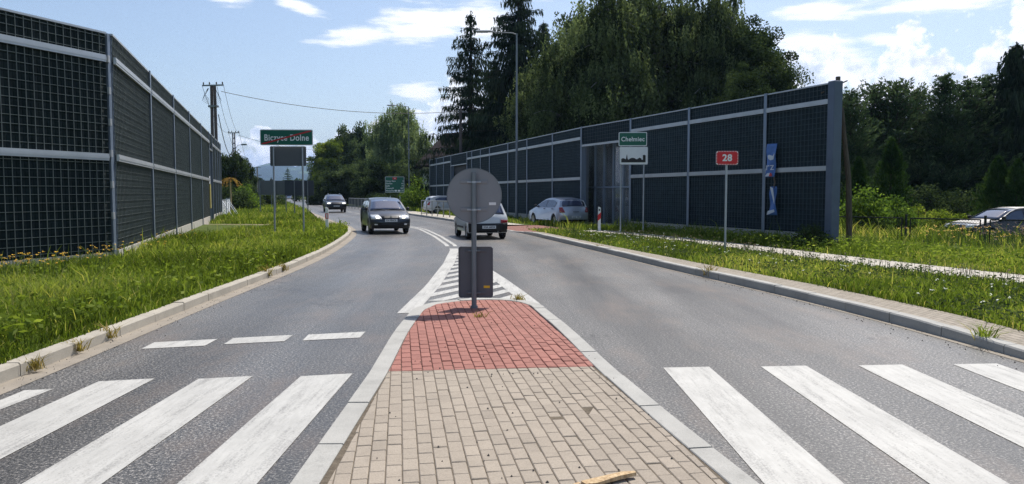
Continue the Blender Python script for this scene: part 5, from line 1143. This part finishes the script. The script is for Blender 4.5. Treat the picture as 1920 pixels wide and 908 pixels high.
# ------------------------------------------------------------------ grass: blades as real strips
M['grass'] = attr_leaf('grass_blade', [(0, S(72, 84, 36)), (.45, S(108, 126, 54)), (.8, S(150, 160, 86)), (1, S(186, 176, 116))], .42)
M['grass_olive'] = attr_leaf('grass_blade_olive', [(0, S(74, 88, 40)), (.45, S(108, 126, 56)), (.8, S(150, 160, 86)), (1, S(192, 178, 122))], .42)
def sample(Ys, xa, xb, dens, zf):
    P = []
    for y0, y1 in zip(Ys, Ys[1:]):
        ym = (y0 + y1) / 2; a, b = float(xa(ym)), float(xb(ym))
        if b - a < .03: continue
        n = int(dens(ym) * (b - a) * (y1 - y0)); y = rng.uniform(y0, y1, n); u = rng.random(n); A = np.array([xa(q) for q in y]) if n < 60 else np.interp(y, [y0, y1], [float(xa(y0)), float(xa(y1))]); B = np.interp(y, [y0, y1], [float(xb(y0)), float(xb(y1))]); x = A + (B - A) * u
        P.append(np.stack([x, y, zf(x, y, u)], 1))
    return np.concatenate(P)
def blades(P, h, wd, bend=.45):
    n = len(P); a = rng.random(n) * 2 * np.pi; D = np.stack([np.cos(a), np.sin(a), np.zeros(n)], 1); b = rng.random(n) * 2 * np.pi; U = np.stack([np.cos(b), np.sin(b), np.zeros(n)], 1) * wd[:, None]
    k = bend * rng.uniform(.2, 1.5, n) * h; m_ = P + D * (k * .35)[:, None] + np.array([0, 0, 1]) * (h * .6)[:, None]; t_ = P + D * k[:, None] + np.array([0, 0, 1]) * (h * rng.uniform(.75, 1.0, n))[:, None]
    V = np.stack([P - U, P + U, m_ + U * .75, m_ - U * .75, t_ + U * .12, t_ - U * .12], 1).reshape(-1, 3)
    i = np.arange(n) * 6; F = np.concatenate([np.stack([i, i + 1, i + 2, i + 3], 1), np.stack([i + 3, i + 2, i + 4, i + 5], 1)])
    return V, F
def patchy(x, y, s=1.0, o=0): return .5 + .25 * np.sin(x * 1.7 * s + o + np.sin(y * .9 * s)) + .25 * np.sin(y * 1.3 * s + 2 * o + np.sin(x * 1.1 * s + 1))
def grass(label, Ys, xa, xb, dens, zf, hf, m, o=0, wk=1.0, kind='stuff', dry=.05, name='grass'):
    P = sample(Ys, xa, xb, dens, zf); n = len(P); pt_ = patchy(P[:, 0], P[:, 1], 1, o); h = hf(P[:, 0], P[:, 1]) * rng.uniform(.5, 1.25, n) * (.5 + .75 * pt_ + .35 * (patchy(P[:, 0], P[:, 1], 3.1, o + 5) - .5)); h = np.where(rng.random(n) < .012, h * 2.1, h)
    wd = wk * (.0035 + .0006 * P[:, 1] ** .85) * rng.uniform(.7, 1.3, n); V, F = blades(P, h, wd)
    big = patchy(P[:, 0], P[:, 1], .55, o + 3); v = .42 + .55 * (big - .5) + .25 * (patchy(P[:, 0], P[:, 1], 2.3, o + 1) - .5) + rng.normal(0, .15, n); v = np.clip(v, 0, .82); v = np.where(rng.random(n) < dry * np.where(big > .62, 3.2, .8), rng.uniform(.86, 1, n), v)
    ob = np_mesh(name, V, F, m, np.repeat(v, 6)); tag(ob, label, 'grass', kind='stuff'); return ob
PACv = np.vectorize(lambda y: float(PAC(y) + PW(y)))
dl_ = lambda y: min(1500, 46000 / y ** 1.75 + 22)
wallx = lambda y: WLX(y) + .02
grass('lush green grass filling the left verge between kerb and barrier', frange(3.5, 16, .5) + frange(16, 38.6, 1)[1:], lambda y: max(wallx(y), -11), lambda y: RL(y) - KW + .03, lambda y: dl_(y) * 1.25, lambda x, y, u: .10 + (np.interp(y, [0, 14, 40, 60], [.22, .22, .16, .1]) - .10) * (1 - u), lambda x, y: np.interp(y, [4, 10, 25, 40], [.26, .27, .27, .22]) * np.where(x > RL(y) - KW - .18, .5, 1), M['grass'], 0)
grass('grass on the left verge beyond the dirt driveway', frange(41.5, 80, 1) + frange(80, 260, 4)[1:], lambda y: WLX(y) - 6, lambda y: RL(y) - (.9 if y < 66 else .3), lambda y: 46000 / y ** 1.75 + 7, lambda x, y, u: .03 + .08 * (1 - u), lambda x, y: np.interp(y, [41, 80, 260], [.26, .4, .6]), M['grass_olive'], 2, 1.2)
grass('wildflower grass between the paver strip and the path on the right', frange(5, 34, .5), lambda y: RR(y) + KW + sw(y) - .02, lambda y: PAC(y) - PW(y) + .05, lambda y: dl_(y) * 1.15, lambda x, y, u: .115 + 0 * x, lambda x, y: np.interp(y, [4, 14, 34], [.17, .15, .13]) * np.where(x > PACv(y) - 2 * np.interp(y, [-20, 13, 20, 30, 34], [.85, .8, .68, .6, .6]) - .75, .5, 1), M['grass_olive'], 5, 1.0, dry=.08)
grass('tall green grass between the path and the right barrier', frange(8, 34, .5), lambda y: PAC(y) + PW(y) - .05, lambda y: PAC(y) + PW(y) + np.interp(y, [8, 20, 24, 34], [9, 6.2, 4, 3.2]), lambda y: dl_(y) * 1.0, lambda x, y, u: .115 - .1 * u, lambda x, y: np.interp(y, [8, 20, 27, 34], [.24, .27, .34, .46]) * np.where(x < PACv(y) + .9, .55, 1), M['grass_olive'], 7, 1.1)
grass('rough grass of the right-hand plot behind the black fence', frange(22, 52, 1), lambda y: np.interp(y, [22, 30, 36, 52], [14, 11.2, 8, 8]), lambda y: .78 * y + 4, lambda y: 14000 / y ** 1.75 + 8, lambda x, y, u: -.1 + 0 * x, lambda x, y: np.interp(y, [22, 52], [.5, .7]), M['grass_olive'], 9, 1.5, dry=.12)
grass('grass at the foot of the far part of the right barrier', frange(33, 92, 1), lambda y: RR(y) + (2.6 if y < 39 else 1.95), lambda y: RR(y) + np.interp(y, [33, 39, 92], [4.6, 4.6, 3.6]), lambda y: 30000 / y ** 1.75 + 8, lambda x, y, u: .11 + 0 * x, lambda x, y: .3 + 0 * x, M['grass_olive'], 4, 1.2)
# broad-leaved weeds in the verges
def weeds(label, Ys, xa, xb, dens, zf, size, m, h=.22):
    P = sample(Ys, xa, xb, dens, zf); n = len(P); k = 7; Q = np.repeat(P, k, 0) + np.stack([rng.normal(0, .09, n * k), rng.normal(0, .09, n * k), rng.uniform(.03, h, n * k)], 1)
    V = quads(Q, np.stack([rng.normal(0, 1, n * k), rng.normal(0, 1, n * k), rng.uniform(-.1, .7, n * k)], 1), size * rng.uniform(.6, 1.5, n * k), size * .5, .2); ob = np_mesh('weeds', V, np.arange(len(V)).reshape(-1, 4), m, np.repeat(np.clip(rng.normal(.45, .17, n * k), 0, .8), 4)); tag(ob, label, 'weeds', kind='stuff')
weeds('broad leaved weeds scattered in the left verge grass', frange(4, 38, 1), lambda y: max(wallx(y), -11), lambda y: RL(y) - KW - .1, lambda y: 110 / y + 1, lambda x, y, u: .13 + 0 * x, .05, M['grass'], .26)
weeds('clover and broad leaved weeds in the right wildflower strip', frange(5, 34, 1), lambda y: RR(y) + KW + sw(y), lambda y: PAC(y) - PW(y), lambda y: 200 / y + 3, lambda x, y, u: .11 + 0 * x, .03, M['lf_birch'], .16)
weeds('leafy weeds spilling over the edge of the right path', frange(8, 33, 1), lambda y: PAC(y) + PW(y) - .12, lambda y: PAC(y) + PW(y) + 2.5, lambda y: 200 / y + 3, lambda x, y, u: .12 + 0 * x, .045, M['grass_olive'], .36)
# flowers
M['petal_white'] = mat('petal_white', S(226, 228, 214), .7); M['petal_yellow'] = mat('petal_yellow', S(226, 178, 30), .7, 0, .15, 6); M['petal_brown'] = mat('seed_brown', S(104, 76, 62), .8); M['stem'] = mat('flower_stem', S(84, 104, 50), .7)
def flowers(name, label, P, h, r, m, cl=5):
    f = MB(); st = MB()
    for p in P:
        hh = h * random.uniform(.7, 1.2); q = Vector(p) + Vector((random.uniform(-.06, .06), random.uniform(-.06, .06), hh)); st.tube([p, q], .003 + .0001 * p[1], 3, False)
        for k in range(cl):
            c = q + Vector((random.gauss(0, r * 1.2), random.gauss(0, r * 1.2), random.gauss(0, r * .5))); n = 6; b = len(f.v); rr = r * random.uniform(.6, 1.1)
            f.v += [tuple(c + Vector((math.cos(i * 6.283 / n) * rr, math.sin(i * 6.283 / n) * rr, 0))) for i in range(n)] + [tuple(c + Vector((0, 0, rr * .5)))]; f.f += [(b + i, b + (i + 1) % n, b + n) for i in range(n)]
    o = f.build(name, m, None, False); tag(o, label, 'flowers', kind='stuff'); st.build('stems', M['stem'], o, False)
def ptsin(n, ya, yb, xa, xb, z=.1): 
    r = []
    for _ in range(n):
        y = random.uniform(ya, yb); a, b = float(xa(y)), float(xb(y)); r.append((random.uniform(a, b), y, z))
    return r
flowers('wildflowers', 'yellow tansy flowers in the grass at the foot of the left barrier', [(random.gauss(-8.5, .45), random.gauss(13.2, .8), .2) for _ in range(80)] + [(random.gauss(-8.4, .35), random.gauss(16.0, .5), .2) for _ in range(30)] + [(random.gauss(-9.4, .3), random.gauss(20.5, 1), .2) for _ in range(12)], .40, .012, M['petal_yellow'], 6)
flowers('wildflowers', 'small white umbel flowers dotted through the right wildflower strip', ptsin(120, 7, 30, lambda y: RR(y) + KW + sw(y) + .1, lambda y: PAC(y) - PW(y)), .22, .014, M['petal_white'], 4)
flowers('wildflowers', 'brown clover heads in the right wildflower strip beside the path', ptsin(420, 11, 28, lambda y: PAC(y) - PW(y) - 1.6, lambda y: PAC(y) - PW(y)), .26, .013, M['petal_brown'], 3)
flowers('wildflowers', 'yellow goldenrod flowers in front of the black fence', [(random.gauss(13.3, 1.0), random.gauss(22.3, .8), .05) for _ in range(60)] + [(random.gauss(16.5, .9), random.gauss(22.3, .5), .0) for _ in range(26)], .6, .02, M['petal_yellow'], 5)
flowers('wildflowers', 'dry brown seed heads among the weeds right of the black fence', [(random.gauss(16.2, 1.2), random.gauss(21.8, .9), .0) for _ in range(420)], .72, .022, M['petal_brown'], 4)
# weeds in the kerb joints
def tuft(label, x, y, z, n, h, m, sp=.07, group='weeds growing in the kerb joints'):
    P = np.stack([rng.normal(x, sp, n), rng.normal(y, sp, n), np.full(n, z)], 1); V, F = blades(P, rng.uniform(.4, 1, n) * h, np.full(n, .004 + .0003 * y), .9); o = np_mesh('weed_tuft', V, F, m, np.clip(rng.normal(.5, .25, n), 0, 1).repeat(6)); tag(o, label, 'weed', group)
M['drygrass'] = attr_leaf('dry_grass', [(0, S(96, 92, 50)), (.5, S(140, 124, 76)), (1, S(182, 160, 110))], .35)
for (lab, x, y, n, h, m) in (('dry weed tuft on the left kerb nearest the bottom left corner', -4.55, 7.15, 60, .16, 'drygrass'), ('dry weed tuft in the left kerb joint beside the first dashes', -4.62, 8.0, 46, .18, 'drygrass'), ('spindly dry weed tuft on the left kerb ahead of the first dashes', -4.66, 8.75, 30, .22, 'drygrass'), ('dark weed tuft on the left kerb well ahead near the bend', -5.0, 16.5, 60, .22, 'drygrass'), ('wide dry tuft in the gutter of the left bend', -5.0, 15.4, 50, .3, 'drygrass'), ('green weed tuft on the right kerb beside the pedestrian crossing', 5.28, 8.4, 60, .32, 'grass'), ('dark weed tuft on the right kerb below the 28 sign', 4.0, 15.4, 60, .3, 'drygrass'), ('orange dry tuft on the right kerb farther along', 2.6, 22.8, 40, .22, 'drygrass'), ('small dry tuft growing in the red paving under the round sign', -.42, 10.1, 26, .16, 'drygrass'), ('dry weed tuft at the far right corner of the island kerb', .1, 11.75, 60, .14, 'drygrass')):
    tuft(lab, x, y, .03, n, h, M[m], .05 if 'wide' in lab else .04)
# pebbles on the island and along the gutters
pb = MB(); M['pebble'] = mat('pebble', S(74, 70, 66), .9)
for _ in range(110):
    y = random.uniform(4.3, 11.5); x = random.uniform(float(np.interp(y, [4.3, 11.5], [-1.05, -1.1])), float(np.interp(y, [4.3, 11.5], [1.3, .3]))); r_ = random.uniform(.004, .011); z = hi(y); b = len(pb.v)
    pb.v += [(x + r_ * random.uniform(.7, 1.2) * math.cos(a * 1.257), y + r_ * random.uniform(.7, 1.2) * math.sin(a * 1.257), z - .002) for a in range(5)] + [(x, y, z + r_)]; pb.f += [(b + a, b + (a + 1) % 5, b + 5) for a in range(5)]
for _ in range(500):
    y = random.uniform(4, 16); sd_ = random.random() < .5; x = float(RL(y)) + abs(random.gauss(0, .16)) + .02 if sd_ else float(RR(y)) - abs(random.gauss(0, .16)) - .02; r_ = random.uniform(.004, .012); b = len(pb.v)
    pb.v += [(x + r_ * random.uniform(.7, 1.2) * math.cos(a * 1.257), y + r_ * random.uniform(.7, 1.2) * math.sin(a * 1.257), .0) for a in range(5)] + [(x, y, r_ + .003)]; pb.f += [(b + a, b + (a + 1) % 5, b + 5) for a in range(5)]
o = pb.build('gravel', M['pebble']); tag(o, 'small dark pebbles strewn over the paving and gutters', 'gravel', kind='stuff')
# ------------------------------------------------------------------ the air
hz = bpy.data.materials.new('haze'); hz.use_nodes = True; t_ = hz.node_tree; t_.nodes.clear(); o_ = t_.nodes.new('ShaderNodeOutputMaterial'); pv = t_.nodes.new('ShaderNodeVolumePrincipled')
pv.inputs['Color'].default_value = (.42, .62, 1, 1); pv.inputs['Density'].default_value = HAZE; pv.inputs['Anisotropy'].default_value = .2; t_.links.new(pv.outputs[0], o_.inputs['Volume'])
if HAZE: hb = MB().box((-9500, -350, -1.6), (9500, 12500, 420)).build('haze', hz, None, False, 'stuff')
